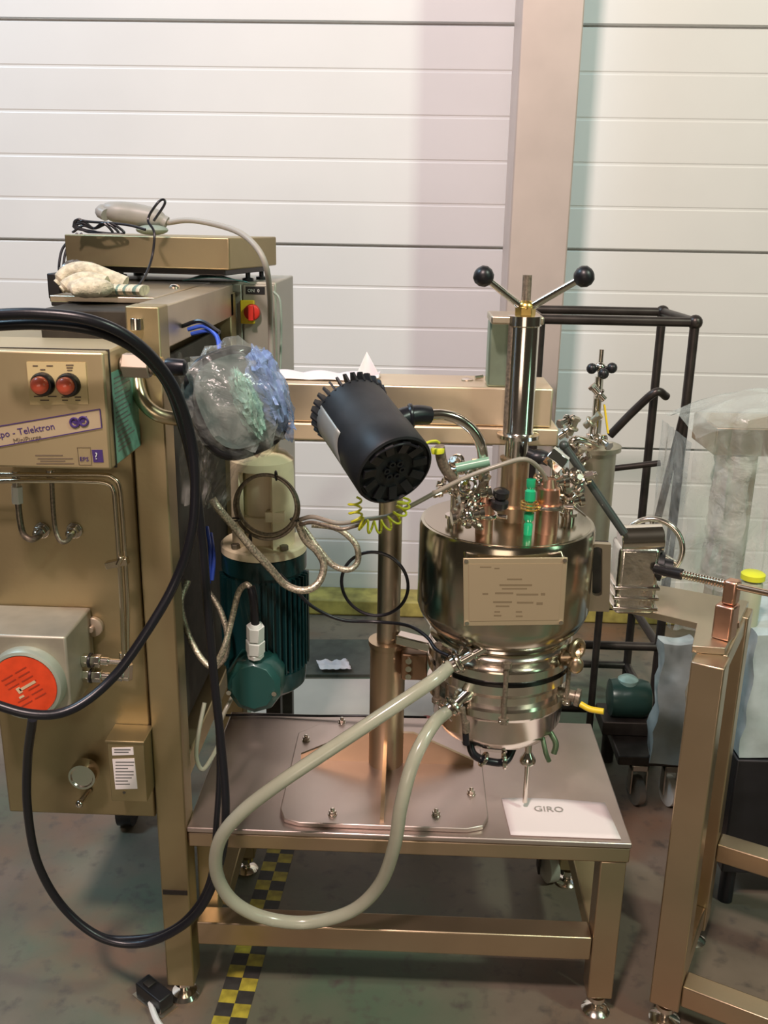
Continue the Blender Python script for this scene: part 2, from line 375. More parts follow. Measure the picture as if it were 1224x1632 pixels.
line([(123,713),(144,713),(146,741),(126,741)], BF-.001, .0006, INK, pbx, 'label_border')
text('label_print', 'EPS', .010, at(127, 735, BF-.0012), (1,0,0), (0,0,1), PURP, pbx)
face_poly('logo_square', [(146,717),(163,717),(165,737),(149,737)], PURP, .0012, .0012, pbx)
text('logo_print', '?', .016, at(151, 732, BF-.0026), (1,0,0), (0,0,1), WHITEP, pbx)
# side label on the box
sy0, sy1 = BF+.045, CY-.01
obj('side_label', MB().box(bx1, bx1+.0012, sy0-.02, sy1, bz0+.004, bz0+.150), TEALL, pbx, sm=False, label='pale green printed label')
sl = MB()
for k in range(16):
    zz = bz0+.138-k*.0078; sl.box(bx1+.0012, bx1+.0016, sy0-.008, sy0+random.uniform(.05,.09), zz, zz+.0022)
obj('side_print', sl, GREYD, pbx, sm=False)
# cable gland on the box side
g0 = at(176, 581, 1.51); g0 = V((bx1, 1.51, g0.z)); ax = V((1, 0, -.02)).normalized()
gl = obj('cable_gland', MB().lathe(g0, ax, [(.012,0),(.012,.008)], 16).hexn(g0+ax*.006, g0+ax*.048, .0215).lathe(g0+ax*.048, ax, [(.012,0),(.014,.004),(.014,.016),(.010,.018),(.010,.028)], 20), mat('gland_metal', (.42,.34,.27), .5, .55), pbx, bev=.001)
obj('gland_nut', MB().hexn(g0+ax*.056, g0+ax*.068, .017), BRASS, gl, bev=.001)
obj('gland_seal', MB().lathe(g0+ax*.074, ax, [(.013,0),(.015,.004),(.013,.03),(.008,.034)], 20), BLACKR, gl)
# fittings and pipes on the cabinet front
def pipe(name, pts, r, par, m=POL, mm=12, **k): return obj(name, MB().tube(px(*pts), r, mm), m, par, **k)
PIPEM = mat('pipe_steel', (.66,.58,.44), 1, .24)
pipe('pipe', [(-40,768,1.54),(60,766,1.54),(140,767,1.54),(170,770,1.54),(181,782,1.54),(184,810,1.54),(189,880,1.54),(194,960,1.54),(197,1040,1.54),(198,1056,1.54)], .0042, cab, PIPEM)
pipe('pipe', [(-40,756,1.545),(80,757,1.545),(160,757,1.545),(180,762,1.545),(190,775,1.545),(194,810,1.545),(199,880,1.545),(203,960,1.545),(203,1020,1.55),(203,1045,1.55)], .0042, cab, PIPEM)
def bulk(x, y, s_=1.0):
    c = V((X(x,y,CY+.003), CY+.003, Z(y,CY,x)))
    return obj('bulkhead_nut', MB().lathe(c, (0,-1,0), [(.015*s_,0),(.015*s_,.003)], 20).hexn(c+V((0,-.003,0)), c+V((0,-.016,0)), .012*s_).lathe(c+V((0,-.016,0)), (0,-1,0), [(.008*s_,0),(.008*s_,.010),(.005*s_,.014)], 16), RIVET, cab, bev=.0008)
bulk(67,846); bulk(119,846)
pipe('bent_pipe', [(28,792,1.55),(32,830,1.545),(38,852,1.54),(50,860,1.54),(61,855,1.555),(65,849,1.585)], .0055, cab, BRAID2)
pipe('bent_pipe', [(82,752,1.55),(84,800,1.548),(88,842,1.545),(96,862,1.54),(107,862,1.55),(116,850,1.585)], .0042, cab, BRAID2)
for x, y0, y1, rr, mm in ((27,775,802,.010,WHITEP),(80,748,768,.008,POL),(25,750,776,.008,POL)):
    p0, p1 = at(x,y0,1.55), at(x+1,y1,1.55); obj('pipe_fitting', MB().hexn(p0, p1, rr), mm, cab, bev=.001)
c = at(187, 897, 1.54)
obj('pipe_clamp', MB().obox(c, (1,0,.25), (0,1,0), (-.25,0,1), .040, .016, .012).cyl(c+V((.004,-.012,0)), c+V((.012,-.012,.016)), .004), PIPEM, cab, bev=.001)
# square housing with round red label
HF = 1.47
hx0, hx1 = X(-60,1060,HF), X(108,1060,HF); hz0, hz1 = Z(1133,HF,60), Z(1014,HF,60)
hb = obj('indicator_housing', MB().box(hx0, hx1, HF, CY+.003, hz0, hz1), mat('cast_grey', (.42,.38,.30), .5, .45, var=.08), cab, bev=.004, label='square cast housing with round red label')
c = at(46, 1085, HF); rr = (at(106,1085,HF).x-at(-14,1085,HF).x)/2
obj('round_cover', MB().lathe(c, (0,-1,0), [(rr,-.001),(rr,.014),(rr-.003,.020),(rr-.008,.022),(rr-.009,.019)], 48), mat('cover_grey', (.42,.46,.38), .4, .4), hb)
lb = obj('red_label', MB().lathe(c+V((0,-.0195,0)), (0,-1,0), [(rr-.010,-.002),(rr-.010,.001)], 48), REDL, hb, label='round red label')
dd = MB(); ang = math.radians(32); xd = V((math.cos(ang),0,math.sin(ang))); zd = V((-math.sin(ang),0,math.cos(ang)))
for k in range(7):
    for j in range(2):
        if k in (3, 4) and j == 0: continue
        q = c+V((0,-.021,0))+zd*(.028-.0095*k)+xd*(-.016+.030*j); dd.obox(q, xd, (0,1,0), zd, .024, .0006, .0022)
obj('label_print', dd, mat('dark_red_ink', (.45,.05,.02), 0, .5), hb, sm=False)
wq = MB().obox(c+V((0,-.0212,0))+xd*.006-zd*.002, xd, (0,1,0), zd, .034, .0006, .005).obox(c+V((0,-.0212,0))-xd*.012-zd*.002, xd, (0,1,0), zd, .008, .0006, .011).obox(c+V((0,-.0212,0))-xd*.016-zd*.014, xd, (0,1,0), zd, .010, .0006, .004)
obj('label_mark', wq, mat('pale_ink', (.72,.55,.35), 0, .5), hb, sm=False)
for y in (1052, 1076):
    c = at(133, y, 1.54); c.x = hx1
    sx = V((1,0,-.02)).normalized()
    obj('fitting', MB().hexn(c, c+sx*.012, .013).hexn(c+sx*.016, c+sx*.034, .0125).lathe(c+sx*.034, sx, [(.008,0),(.008,.014),(.0055,.016),(.0055,.05)], 16), POL, hb, bev=.001)
    obj('seal_ring', MB().lathe(c+sx*.0125, sx, [(.014,0),(.014,.0035)], 20), BLACKR, hb)
c = at(196, 1060, 1.54)
obj('elbow', MB().hexn(at(198,1040,1.545), at(198,1058,1.545), .010).hexn(at(203,1058,1.545), at(202,1082,1.545), .011).hexn(at(184,1076,1.54), at(198,1078,1.54), .010), POL, cab, bev=.001)
c = V((X(150,998,CY+.003), CY+.003, Z(998,CY,150)))
obj('mounting_lug', MB().lathe(c, (0,-1,0), [(.019,0),(.019,.010),(.012,.012)], 24).cyl(c+V((0,-.012,0)), c+V((0,-.022,0)), .006), mat('lug', (.50,.42,.32), .6, .4), cab, bev=.001)
# gauge
c = V((X(131,1238,CY-.04), CY-.04, Z(1238,CY-.04,131)))
obj('gauge', MB().lathe(c, (0,1,0), [(.0,0),(.020,.0),(.022,-.003),(.026,-.003),(.027,.0),(.027,.022),(.012,.028),(.012,.044)], 36), POL, cab, label='small round vent cap')
c = V((X(134,1272,CY-.02), CY-.02, Z(1272,CY-.02,134)))
obj('vent_screw', MB().cyl(c+V((-.006,-.01,-.006)), c+V((.004,.022,.004)), .006).sphere(c+V((-.006,-.01,-.006)), .008), POL, cab)
# small box with label
SF = 1.545
sx0, sx1 = X(174,1225,SF), X(231,1225,SF); sz0, sz1 = Z(1277,SF,200), Z(1182,SF,200)
sb = obj('relay_box', MB().box(sx0, sx1, SF, CY+.003, sz0, sz1).box(sx0-.003, sx1+.003, SF-.004, CY+.003, sz1-.001, sz1+.003), CABM, cab, bev=.001, label='small steel box with white labels')
face_poly('label', [(178,1192),(212,1191),(213,1203),(179,1204)], PAPER, .001, .001, sb, Y=SF)
face_poly('label', [(179,1210),(214,1209),(219,1257),(184,1258)], PAPER, .001, .001, sb, Y=SF)
dashes([(182,208,1194+0,2),(182,205,1198,2)]+[(184,184+random.randint(20,30),y,1.6) for y in range(1214,1254,5)], SF-.0014, sb, GREYD)
obj('screw', MB().cyl(at(198,1263,SF), at(198,1263,SF-.004), .003, n=10), POL, sb)
# swing arm tube from post to the wrapped screen
pipe('swing_arm', [(217,598,1.585),(222,625,1.57),(232,645,1.565),(255,662,1.565),(290,668,1.58),(330,672,1.63)], .0125, cab, mat('arm_steel',(.62,.52,.34),1,.3), 16)
for y in (530, 592):
    c = at(218, y-4, CY-.008); obj('hinge_pin', MB().cyl(c, c+V((0,0,.020)), .010).cyl(c+V((0,0,.006)), c+V((.0,.01,.006)), .007), POL, cab, bev=.001)
# wires inside the open side
for k, (m_, pts) in enumerate([(BLUE, [(300,525,1.75),(325,520,1.74),(345,535,1.72),(350,560,1.7)]), (BLUE, [(305,532,1.75),(335,528,1.74),(352,548,1.72)]), (BLACKR, [(290,520,1.75),(320,512,1.74),(350,530,1.72)]), (BLUE, [(330,840,1.85),(335,880,1.8),(333,930,1.78)]), (BLUE, [(336,850,1.85),(341,890,1.8),(338,925,1.78)])]):
    obj('wire', MB().tube(px(*pts), .004, 8), m_, cab, label='blue wire' if m_ is BLUE else None)
# ------------------------------------------------------------------ rear electrical enclosure
EY = 2.32
ec = thing('electrical_enclosure', 'grey steel electrical enclosure with red and yellow switch behind the left cabinet', 'enclosure', (X(300,500,EY), 2.45, 0))
ex0, ex1 = X(112,450,EY), X(441,520,EY); ez1 = Z(449, EY, 400); 
ENC = mat('enclosure_steel', (.42,.40,.34), .6, .45, var=.05, scale=4)
obj('body', MB().box(ex0, ex1, EY+.006, EY+.32, .62, ez1), ENC, ec, bev=.004)
dx0 = X(388,520,EY)
obj('door', MB().box(ex0+.003, dx0-.002, EY-.004, EY+.006, .63, ez1-.006), ENC, ec, bev=.002)
obj('door', MB().box(dx0+.001, ex1-.003, EY-.004, EY+.006, .63, ez1-.006), ENC, ec, bev=.002)
for x in (ex0+.03, ex1-.03):
    for y in (EY+.04, EY+.28): obj('leg', MB().box(x-.02, x+.02, y-.02, y+.02, 0, .62), DARK, ec)
c = at(399, 497, EY-.004)
sw = obj('switch_plate', MB().obox(c+V((-.006,-.003,0)), (1,0,0), (0,1,0), (0,0,1), .034, .012, .056), YEL, ec, bev=.002, label='yellow switch plate')
obj('switch_handle', MB().lathe(c+V((.006,-.008,0)), (0,-1,0), [(.020,0),(.019,.010),(.016,.012)], 24).obox(c+V((.006,-.024,0)), (1,0,0), (0,1,0), (0,0,1), .012, .016, .036), REDS, sw, bev=.001, label='red rotary switch handle')
c = at(407, 463, EY-.0045)
lp = obj('name_plate', MB().obox(c, (1,0,.0), (0,1,0), (0,0,1), .046, .002, .018), BLACKP, ec)
text('plate_print', 'ON  0', .011, c+V((-.019,-.0015,-.004)), (1,0,0), (0,0,1), WHITEP, lp)
# tray on top
A = at(366, 421, 2.16); u = V((-math.cos(.21), math.sin(.21), 0)); v_ = V((math.sin(.21), math.cos(.21), 0))
tz = ez1+.034
TH = Z(379, 2.16, 366)-tz
A = V((A.x, A.y, tz))
tr = thing('steel_platform', 'flat stainless weighing platform lying on top of the grey enclosure', 'scale', A+u*.2+v_*.12)
obj('platform', MB().prism([A, A+u*.41, A+u*.41+v_*.30, A+v_*.30], (0,0,TH)), CABM, tr, bev=.003)
obj('underframe', MB().prism([A+u*.02+v_*.02+V((0,0,-.014)), A+u*.39+v_*.02+V((0,0,-.014)), A+u*.39+v_*.28+V((0,0,-.014)), A+u*.02+v_*.28+V((0,0,-.014))], (0,0,.0135)), BLACKP, tr, bev=.002)
for a, b_ in ((.03,.18),(.37,.18),(.03,.27),(.37,.27)):
    q = A+u*a+v_*b_; obj('foot', MB().lathe((q.x,q.y,ez1+.0005), (0,0,1), [(.014,0),(.014,.006),(.006,.008),(.006,.022)], 16), BLACKR, tr)
# grey coiled handset with cable
top = tz+TH
hs = thing('grey_handset', 'grey pistol shaped handset with a long curved cable on the platform', 'handset', A+u*.2+v_*.15+V((0,0,TH)))
hp = [at(166,334,2.26), at(185,338,2.26), at(215,342,2.27), at(250,348,2.27), at(266,355,2.27)]
for p in hp: p.z = max(p.z, top+.022)
pts = smooth(hp, 6)
obj('body', MB().sweep(pts, lambda t: .014+.012*math.sin(math.pi*min(1,t*1.15))**.7, 14), GREYP, hs)
obj('grip', MB().tube([hp[0], hp[0]+V((-.004,-.01,-.006)), hp[0]+V((.01,-.02,-.012))], .014, 12), GREYP, hs)
obj('base', MB().sphere((hp[3].x-.01, hp[3].y-.01, top+.013), .012, (3.2,2.2,1)), mat('pale_green_grey', (.26,.32,.27), 0, .5), hs)
obj('cable', MB().tube([hp[4]]+px((300,351,2.24),(340,357,2.2),(380,370,2.14),(408,393,2.09),(424,425,2.08),(430,470,2.14),(431,520,2.24),(432,580,2.26),(434,650,2.28)), .0065, 12), mat('grey_cable', (.38,.36,.31), 0, .45), hs)
tg = obj('thin_cable', MB().tube(px((436,465,2.31),(446,480,2.3),(448,530,2.3),(446,600,2.3)), .003, 8), mat('green_grey_cable', (.30,.38,.32), 0, .5)); tag(tg, 'thin grey green cable running down the side of the enclosure', 'cable')
bc = MB()
for i in range(3):
    bc.tube([at(120+random.uniform(-5,5),365+random.uniform(-8,8),2.2), at(132,360-4*i,2.2), at(150,364,2.2), at(165+5*i,356,2.19), at(180+9*i,372,2.19), at(160,371,2.19), at(138+6*i,369,2.2), at(119,357+3*i,2.2), at(124,350,2.2), at(140,353,2.2), at(200,358,2.19), at(232,366,2.18)], .0030, 8)
for p in bc.v: p.z = max(p.z, top+.0035) if p.y > 2.17 else p.z
bt_ = obj('black_cable_coil', bc, BLACKR); tag(bt_, 'tangled thin black cable lying at left end of the platform', 'cable')
b2 = obj('black_cable', MB().tube(px((245,352,2.14),(262,326,2.14),(260,318,2.14),(250,325,2.13),(236,350,2.13),(246,372,2.10),(241,415,2.08),(225,450,2.0),(200,468,1.93)), .0028, 8), BLACKR); tag(b2, 'thin black cable looping up over the platform edge', 'cable')
for i, dx in enumerate((0, 7)):
    o = obj('side_cable', MB().tube(px((124+dx,372,2.33),(112+dx,382,2.32),(99+dx,398,2.3),(94+dx,425,2.28),(96+dx,445,2.25)), .0032, 8), BLACKR)
    tag(o, ('outer' if i == 0 else 'inner')+' black cable drooping off left side of the platform', 'cable', )
o = obj('black_block', MB().obox(at(93,455,1.93), (1,0,0), (0,1,0), (0,0,1), .026, .05, .05).box(X(86,455,1.93), xg+.02, 1.905, 1.955, ztop-.03, ztop-.013), BLACKP, bev=.003); tag(o, 'small black block beside the knitted gloves', 'block')
o = obj('dark_bag', MB().sphere(at(128,432,2.1), .030, (1.4,1,.8), 20, .35, 10), mat('smoky_film', (.12,.11,.10), 0, .2)); o.location.z = ztop+.001; tag(o, 'small dark plastic bag beneath left end of the platform', 'bag')
o = obj('teal_sheet', MB().grid(lambda a, b__: (X(290,440,2.24)+a*.15, 2.245+b__*.05, ez1+.004+.006*math.sin(a*5)*b__+.008*math.sin(a*math.pi)), 16, 6), mat('teal_film', (.08,.28,.28), 0, .3), solid=.002); tag(o, 'folded teal plastic sheet beneath right end of the platform', 'sheet')
# gloves
gz = ztop
def gpt(x, y, Y, dz=0): p = at(x, y, Y); p.z = max(p.z, gz+dz); return p
gv = thing('knitted_glove', 'cream knitted work gloves with grey striped cuff lying on the cabinet', 'glove', gpt(140,480,1.82,.0))
obj('palm', MB().sphere(gpt(146,484,1.775,.017), .034, (1.25,.9,.55), 24, .16, 6), KNIT, gv)
def fing(P, r0, r1):
    Q = smooth(P, 6)
    mb = MB().sweep(Q, lambda t: (r0+(r1-r0)*t)*(1 if t < .93 else .6), 14)
    for p in mb.v: p.z = max(p.z, gz+.0015)
    return obj('finger', mb, KNIT, gv)
fing([gpt(200,474,1.86,.016), gpt(172,462,1.86,.030), gpt(140,452,1.86,.044), gpt(112,452,1.86,.040), gpt(92,468,1.85,.018)], .019, .0135)
fing([gpt(165,480,1.80,.022), gpt(138,470,1.79,.030), gpt(116,474,1.78,.024), gpt(100,487,1.77,.012)], .017, .0125)
fing([gpt(160,492,1.765,.015), gpt(138,492,1.755,.017), gpt(116,496,1.75,.012)], .0155, .012)
fing([gpt(170,470,1.83,.020), gpt(142,463,1.83,.028), gpt(120,467,1.82,.024), gpt(104,478,1.81,.012)], .016, .012)
cp = smooth([gpt(164,478,1.815,.017), gpt(182,481,1.815,.014), gpt(204,486,1.815,.012), gpt(232,494,1.81,.010)], 5)
for i in range(len(cp)-1):
    cb = MB().sweep([cp[i], (cp[i]+cp[i+1])/2, cp[i+1]], .024, 18)
    for p in cb.v: p.z = gz+.0015+max(0,(p.z-cp[i].z+.024))*.42
    obj('cuff_band', cb, KNITG if i % 3 == 1 else KNIT, gv)
# ------------------------------------------------------------------ wrapped screen
ws = thing('wrapped_screen', 'oval dark screen wrapped in clear and blue bubble film', 'screen', at(372,650,1.56))
n_ = V((.28,-.92,.30)).normalized(); c = at(378,640,1.56)
sxx = n_.cross(V((-.35,0,1))).normalized(); szz = sxx.cross(n_)
def oval(cx, rx, rz, d0, d1, mm=36, pw=.72):
    P = []
    for i in range(mm):
        t = 2*math.pi*i/mm; ca, sa = math.cos(t), math.sin(t)
        P.append(cx+sxx*(rx*math.copysign(abs(ca)**pw, ca))+szz*(rz*math.copysign(abs(sa)**pw, sa))+n_*d0)
    return MB().prism(P, n_*(d1-d0))
obj('housing', oval(c, .080, .094, -.045, .0), BLACKP, ws, bev=.006)
obj('display', oval(c, .064, .078, .0005, .004), mat('screen_glass', (.10,.13,.12), 0, .12, var=.3, scale=12), ws)
def blob(cx, rx, ry, rz, cr, fr, seed, uu=None):
    mb = MB().sphere((0,0,0), 1, (1,1,1), 40)
    out = []
    for p in mb.v:
        d = p.normalized(); q = 1+cr*(abs(noise.noise(d*fr+V((seed,0,0))))*2-.5)+cr*.6*noise.noise(d*fr*2.7+V((0,seed,0)))
        out.append(V(cx)+sxx*(d.x*rx*q)+n_*(d.y*ry*q)+szz*(d.z*rz*q))
    mb.v = out; return mb
obj('clear_wrap', blob(c-n_*.01, .088, .056, .098, .16, 2.6, 3), WRAP, ws)
obj('blue_wrap', blob(c-sxx*.058-szz*.004-n_*.004, .030, .058, .078, .2, 3, 7), WRAPB, ws, label='blue film bunched at right of the screen')
obj('foil_wrap', blob(c-sxx*.012-szz*.010+n_*.022, .020, .036, .058, .2, 4, 11), plastic('shiny_green_film', (.45,.72,.58), .5, 30, .06), ws)
obj('arm_joint', MB().cyl(at(330,672,1.63), c-n_*.04, .018), STEEL, ws)
obj('stand_bracket', MB().prism(px((385,712,1.6),(400,712,1.6),(455,660,1.6),(452,678,1.6),(410,730,1.6)), (0,.01,0)), STEEL, ws)
def drape(name, P, lab, m=WRAP, par=None, amp=.012, seed=1, fr=9):
    # P: 4 corner points tl,tr,bl,br
    P = [V(p) for p in P]
    def fn(a, b_):
        q = (P[0]*(1-a)+P[1]*a)*(1-b_)+(P[2]*(1-a)+P[3]*a)*b_
        return q+V((.5*noise.noise(V((a*fr*.6,b_*fr*.5,seed))), noise.noise(V((a*fr,b_*fr*.6,seed+5)))*1.6, .2*noise.noise(V((a*fr,b_*fr,seed+9)))))*amp
    return obj(name, MB().grid(fn, 28, 44), m, par, label=lab)
drape('hanging_film', px((285,560,1.62),(345,600,1.60),(290,800,1.66),(330,812,1.64)), 'clear film hanging on the left side', WRAP, ws, .022, 1)
drape('hanging_film', px((325,670,1.55),(415,690,1.56),(322,800,1.62),(352,822,1.62)), 'crumpled clear film hanging below the screen', WRAP, ws, .022, 4)

# ------------------------------------------------------------------ work table
TZ = .44; TF = 1.60; TBk = 2.07
tx0, tx1 = X(297,1322,TF), X(1010,1328,TF)
tb = thing('machine_table', 'low rectangular stainless steel table carrying the mixing vessel', 'table', ((tx0+tx1)/2, 1.83, 0))
obj('tabletop', MB().box(tx0, tx1, TF, TBk, TZ-.012, TZ), TABM, tb, bev=.003)
obj('frame_rail', MB().box(tx0+.002, tx1-.002, TF+.002, TF+.052, TZ-.046, TZ-.013), GOLDS, tb, bev=.003)
obj('frame_rail', MB().box(tx0+.002, tx1-.002, TBk-.052, TBk-.002, TZ-.046, TZ-.013), GOLDS, tb, bev=.003)
obj('frame_rail', MB().box(tx0+.002, tx0+.05, TF+.054, TBk-.054, TZ-.046, TZ-.013), GOLDS, tb, bev=.003)
obj('frame_rail', MB().box(tx1-.05, tx1-.002, TF+.054, TBk-.054, TZ-.046, TZ-.013), GOLDS, tb, bev=.003)
lz = .153
for i, (x, y) in enumerate(((tx0+.006,TF+.07),(tx1-.058,TF+.004),(tx0+.006,TBk-.056),(tx1-.058,TBk-.056))):
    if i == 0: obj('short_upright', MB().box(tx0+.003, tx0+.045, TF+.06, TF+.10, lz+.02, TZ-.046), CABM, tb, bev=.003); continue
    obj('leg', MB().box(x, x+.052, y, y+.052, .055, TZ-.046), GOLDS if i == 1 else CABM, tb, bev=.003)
    obj('foot', MB().lathe((x+.026,y+.026,0), (0,0,1), [(.028,0),(.030,.006),(.022,.014),(.009,.018),(.009,.030),(.018,.032),(.018,.042),(.009,.044),(.009,.056)]), POL, tb)
lz = .153
obj('lower_rail', MB().box(tx0+.010, tx1-.060, TF+.004, TF+.054, lz, lz+.055), GOLDS, tb, bev=.003)
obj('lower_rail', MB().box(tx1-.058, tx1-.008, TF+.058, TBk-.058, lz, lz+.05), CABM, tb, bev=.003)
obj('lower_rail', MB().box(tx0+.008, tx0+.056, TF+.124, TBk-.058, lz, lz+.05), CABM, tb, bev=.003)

# ------------------------------------------------------------------ pedestal mixer
CX, CYc = X(617,1100,1.85), 1.85
pm = thing('pedestal_mixer', 'steel pedestal with bolted base plate, round column and boxed top beam', 'mixer', (CX, CYc, TZ))
z0 = TZ+.0005; pz = TZ+.011
p1 = atz(455,1310,pz); p2 = atz(790,1312,pz); p3 = atz(752,1152,pz); p4 = atz(468,1152,pz)
yf = p1.y; yb = p4.y; xa = p4.x; xb = p3.x; xa = (p1.x+p4.x)/2; xb = (p2.x+p3.x)/2; k = .045
obj('base_plate', MB().prism([(xa+k,yf,z0),(xb-k,yf,z0),(xb-.012,yf+.012,z0),(xb,yf+k,z0),(xb,yb-k,z0),(xb-k,yb,z0),(xa+k,yb,z0),(xa,yb-k,z0),(xa,yf+k,z0),(xa+.012,yf+.012,z0)], (0,0,.0105)), TABM, pm, bev=.002)
b0 = None
for x, y in ((488,1180),(545,1152),(530,1298),(695,1299),(751,1265),(742,1182),(708,1152)):
    c = atz(x, y, pz)
    if b0 is None: 
        b0 = obj('bolt', MB().lathe(c, (0,0,1), [(.0095,0),(.0095,.002)], 16).hexn(c+V((0,0,.002)), c+V((0,0,.009)), .008).lathe(c+V((0,0,.009)), (0,0,1), [(.0045,0),(.0045,.004),(.003,.006)], 12), RIVET, pm, bev=.0006); c0_ = c
    else: copies(b0, [c-c0_])
obj('gusset', MB().prism([(xa+.02,CYc-.004,pz),(CX-.038,CYc-.004,pz),(CX-.038,CYc-.004,pz+.075),(CX-.06,CYc-.004,pz+.075),(xa+.02,CYc-.004,pz+.012)], (0,.008,0)), GOLDS, pm)
obj('gusset', MB().prism([(xb-.02,CYc-.004,pz),(CX+.038,CYc-.004,pz),(CX+.038,CYc-.004,pz+.075),(CX+.06,CYc-.004,pz+.075),(xb-.02,CYc-.004,pz+.012)], (0,.008,0)), GOLDS, pm)
obj('gusset', MB().prism([(CX-.004,yf+.01,pz),(CX-.004,CYc-.038,pz),(CX-.004,CYc-.038,pz+.075),(CX-.004,CYc-.06,pz+.075),(CX-.004,yf+.01,pz+.012)], (.008,0,0)), GOLDS, pm)
sz = Z(1032, 1.81, 617)
obj('column_sleeve', MB().lathe((CX,CYc,pz), (0,0,1), [(.038,0),(.038,sz-pz-.012),(.042,sz-pz-.010),(.042,sz-pz),(.026,sz-pz+.001)], 40), GOLDS, pm)
BZ0, BZ1 = Z(706, 1.79, 680), Z(615, 1.79, 680); BY0, BY1 = 1.79, 1.935
obj('column', MB().lathe((CX,CYc,sz-.02), (0,0,1), [(.0245,0),(.0245,BZ0-sz+.02)], 36), STEEL, pm)
obj('column_ring', MB().lathe((CX,CYc,BZ0-.06), (0,0,1), [(.034,0),(.034,.02),(.028,.024),(.028,.059)], 36), STEEL, pm)
bx0_, bx1_ = X(405,660,BY0), X(880,660,BY0)
zst = Z(678, 1.79, 680)
obj('beam_cover', MB().box(bx0_, bx1_, BY0, BY1, zst+.001, BZ1), BEAMLIT, pm, bev=.004)
obj('beam_base', MB().box(X(415,690,BY0), X(890,690,BY0), BY0-.006, BY1+.004, BZ0, zst), BEAMLIT, pm, bev=.004)
# clamp bracket on sleeve
obj('sleeve_bracket', MB().box(CX+.030, CX+.085, CYc-.05, CYc-.01, sz-.07, sz-.01), mat('bracket', (.22,.14,.08), .7, .4), pm, bev=.004)
for y in (0, .018, .036): obj('clamp_screw', MB().cyl((CX+.045,CYc-.05,sz-.02-y), (CX+.045,CYc-.062,sz-.02-y), .0065), POL, pm)
obj('support_arm', MB().bar((CX+.02,CYc-.02,sz+.015), (CX+.115,CYc-.05,sz+.006), .03, .022), POL, pm, bev=.003)
# spindle on the beam front
SXT = X(833, 600, 1.755); SY = 1.755; 
SX = X(824, 720, SY)
spb = Z(697, SY, 830)
sp = obj('spindle_housing', MB().lathe((SX,SY,spb), (0,0,1), [(.040,0),(.040,.007),(.030,.009),(.0275,.013),(.0275,Z(520,SY,830)-spb),(.031,Z(518,SY,830)-spb),(.031,Z(503,SY,830)-spb),(.018,Z(501,SY,830)-spb)], 40), POL, pm)
zt_ = Z(503,SY,830)
obj('spindle_block', MB().box(SX-.060, SX-.002, SY+.040, SY+.10, BZ1, Z(512,SY+.04,800)), mat('greenish_steel', (.30,.38,.28), .7, .4, var=.1), pm, bev=.004)
obj('spindle_cap', MB().box(SX-.062, SX+.034, SY-.012, SY+.10, Z(516,SY,800), Z(503,SY,800)), STEEL, pm, bev=.003)
obj('guide_rod', MB().cyl((SX-.022,SY-.008,spb+.007), (SX-.022,SY-.008,Z(517,SY,800)), .008), BRAID2, pm)
obj('nut', MB().hexn((SX,SY,Z(503,SY,830)), (SX,SY,Z(488,SY,830)), .019), BRASS, pm, bev=.001)
hz = Z(492, SY, 825)
obj('screw_rod', MB().cyl((SX,SY,hz), (SX,SY,Z(438,SY,825)), .0085), BRAID2, pm)
for (x, y, Y) in ((774,443,1.74),(927,443,1.72)):
    e = at(x, y, Y); s_ = V((SX,SY,Z(494,SY,825))); d = (e-s_).normalized()
    h = obj('handle_arm', MB().cyl(s_+d*.010, e, .0072, .0062), POL, pm)
    obj('handle_knob', MB().lathe(e-d*.012, d, [(.008,0),(.014,.004),(.0185,.013),(.0185,.022),(.014,.030),(.006,.034),(0,.035)], 24), BLACKP, h, label='black ball knob')
obj('handle_hub', MB().sphere((SX,SY,hz+.002), .017, (1,1,.9), 20), BRASS, pm)
# mixer shaft below the beam
VX = X(808, 828, SY)
lidz = Z(828, SY, 807)
obj('mixer_shaft', MB().lathe((SX-.002,SY,lidz+.125), (0,0,1), [(.022,0),(.022,spb-lidz-.126)], 32), POL, pm)
obj('beam_vent', MB().lathe((X(745,598,1.87),1.87,BZ1), (0,0,1), [(.012,0),(.012,.002),(.006,.004)], 20).cyl((X(757,598,1.88),1.88,BZ1+.004), (X(770,598,1.88),1.885,BZ1+.006), .004), POL, pm)
# papers on the beam
o = obj('paper_sheet', MB().grid(lambda a, b_: V((X(440,600,1.88)+a*(X(605,600,1.86)-X(440,600,1.88)), 1.82+b_*.09, BZ1+.002+.004*abs(math.sin(a*9+b_))*(.4+b_)+ (max(0,a-.86)/.14)**1.5*.006*(1-b_*.4))), 40, 10), PAPER, solid=.0012)
tag(o, 'white paper sheet with curled corner lying on the beam', 'paper')
def curl(a_, b_):
    x0_, x1__ = X(566,598,1.86), X(607,596,1.86); xt = X(584,562,1.86); h = Z(562,1.86,584)-BZ1-.003
    t = b_; x = (x0_*(1-a_)+x1__*a_)*(1-t)+xt*t; return V((x, 1.86+.012*math.sin(a_*3)*(1-t)+.018*t*t, BZ1+.003+h*t))
obj('curled_corner', MB().grid(curl, 10, 10), PAPER, o, solid=.001)

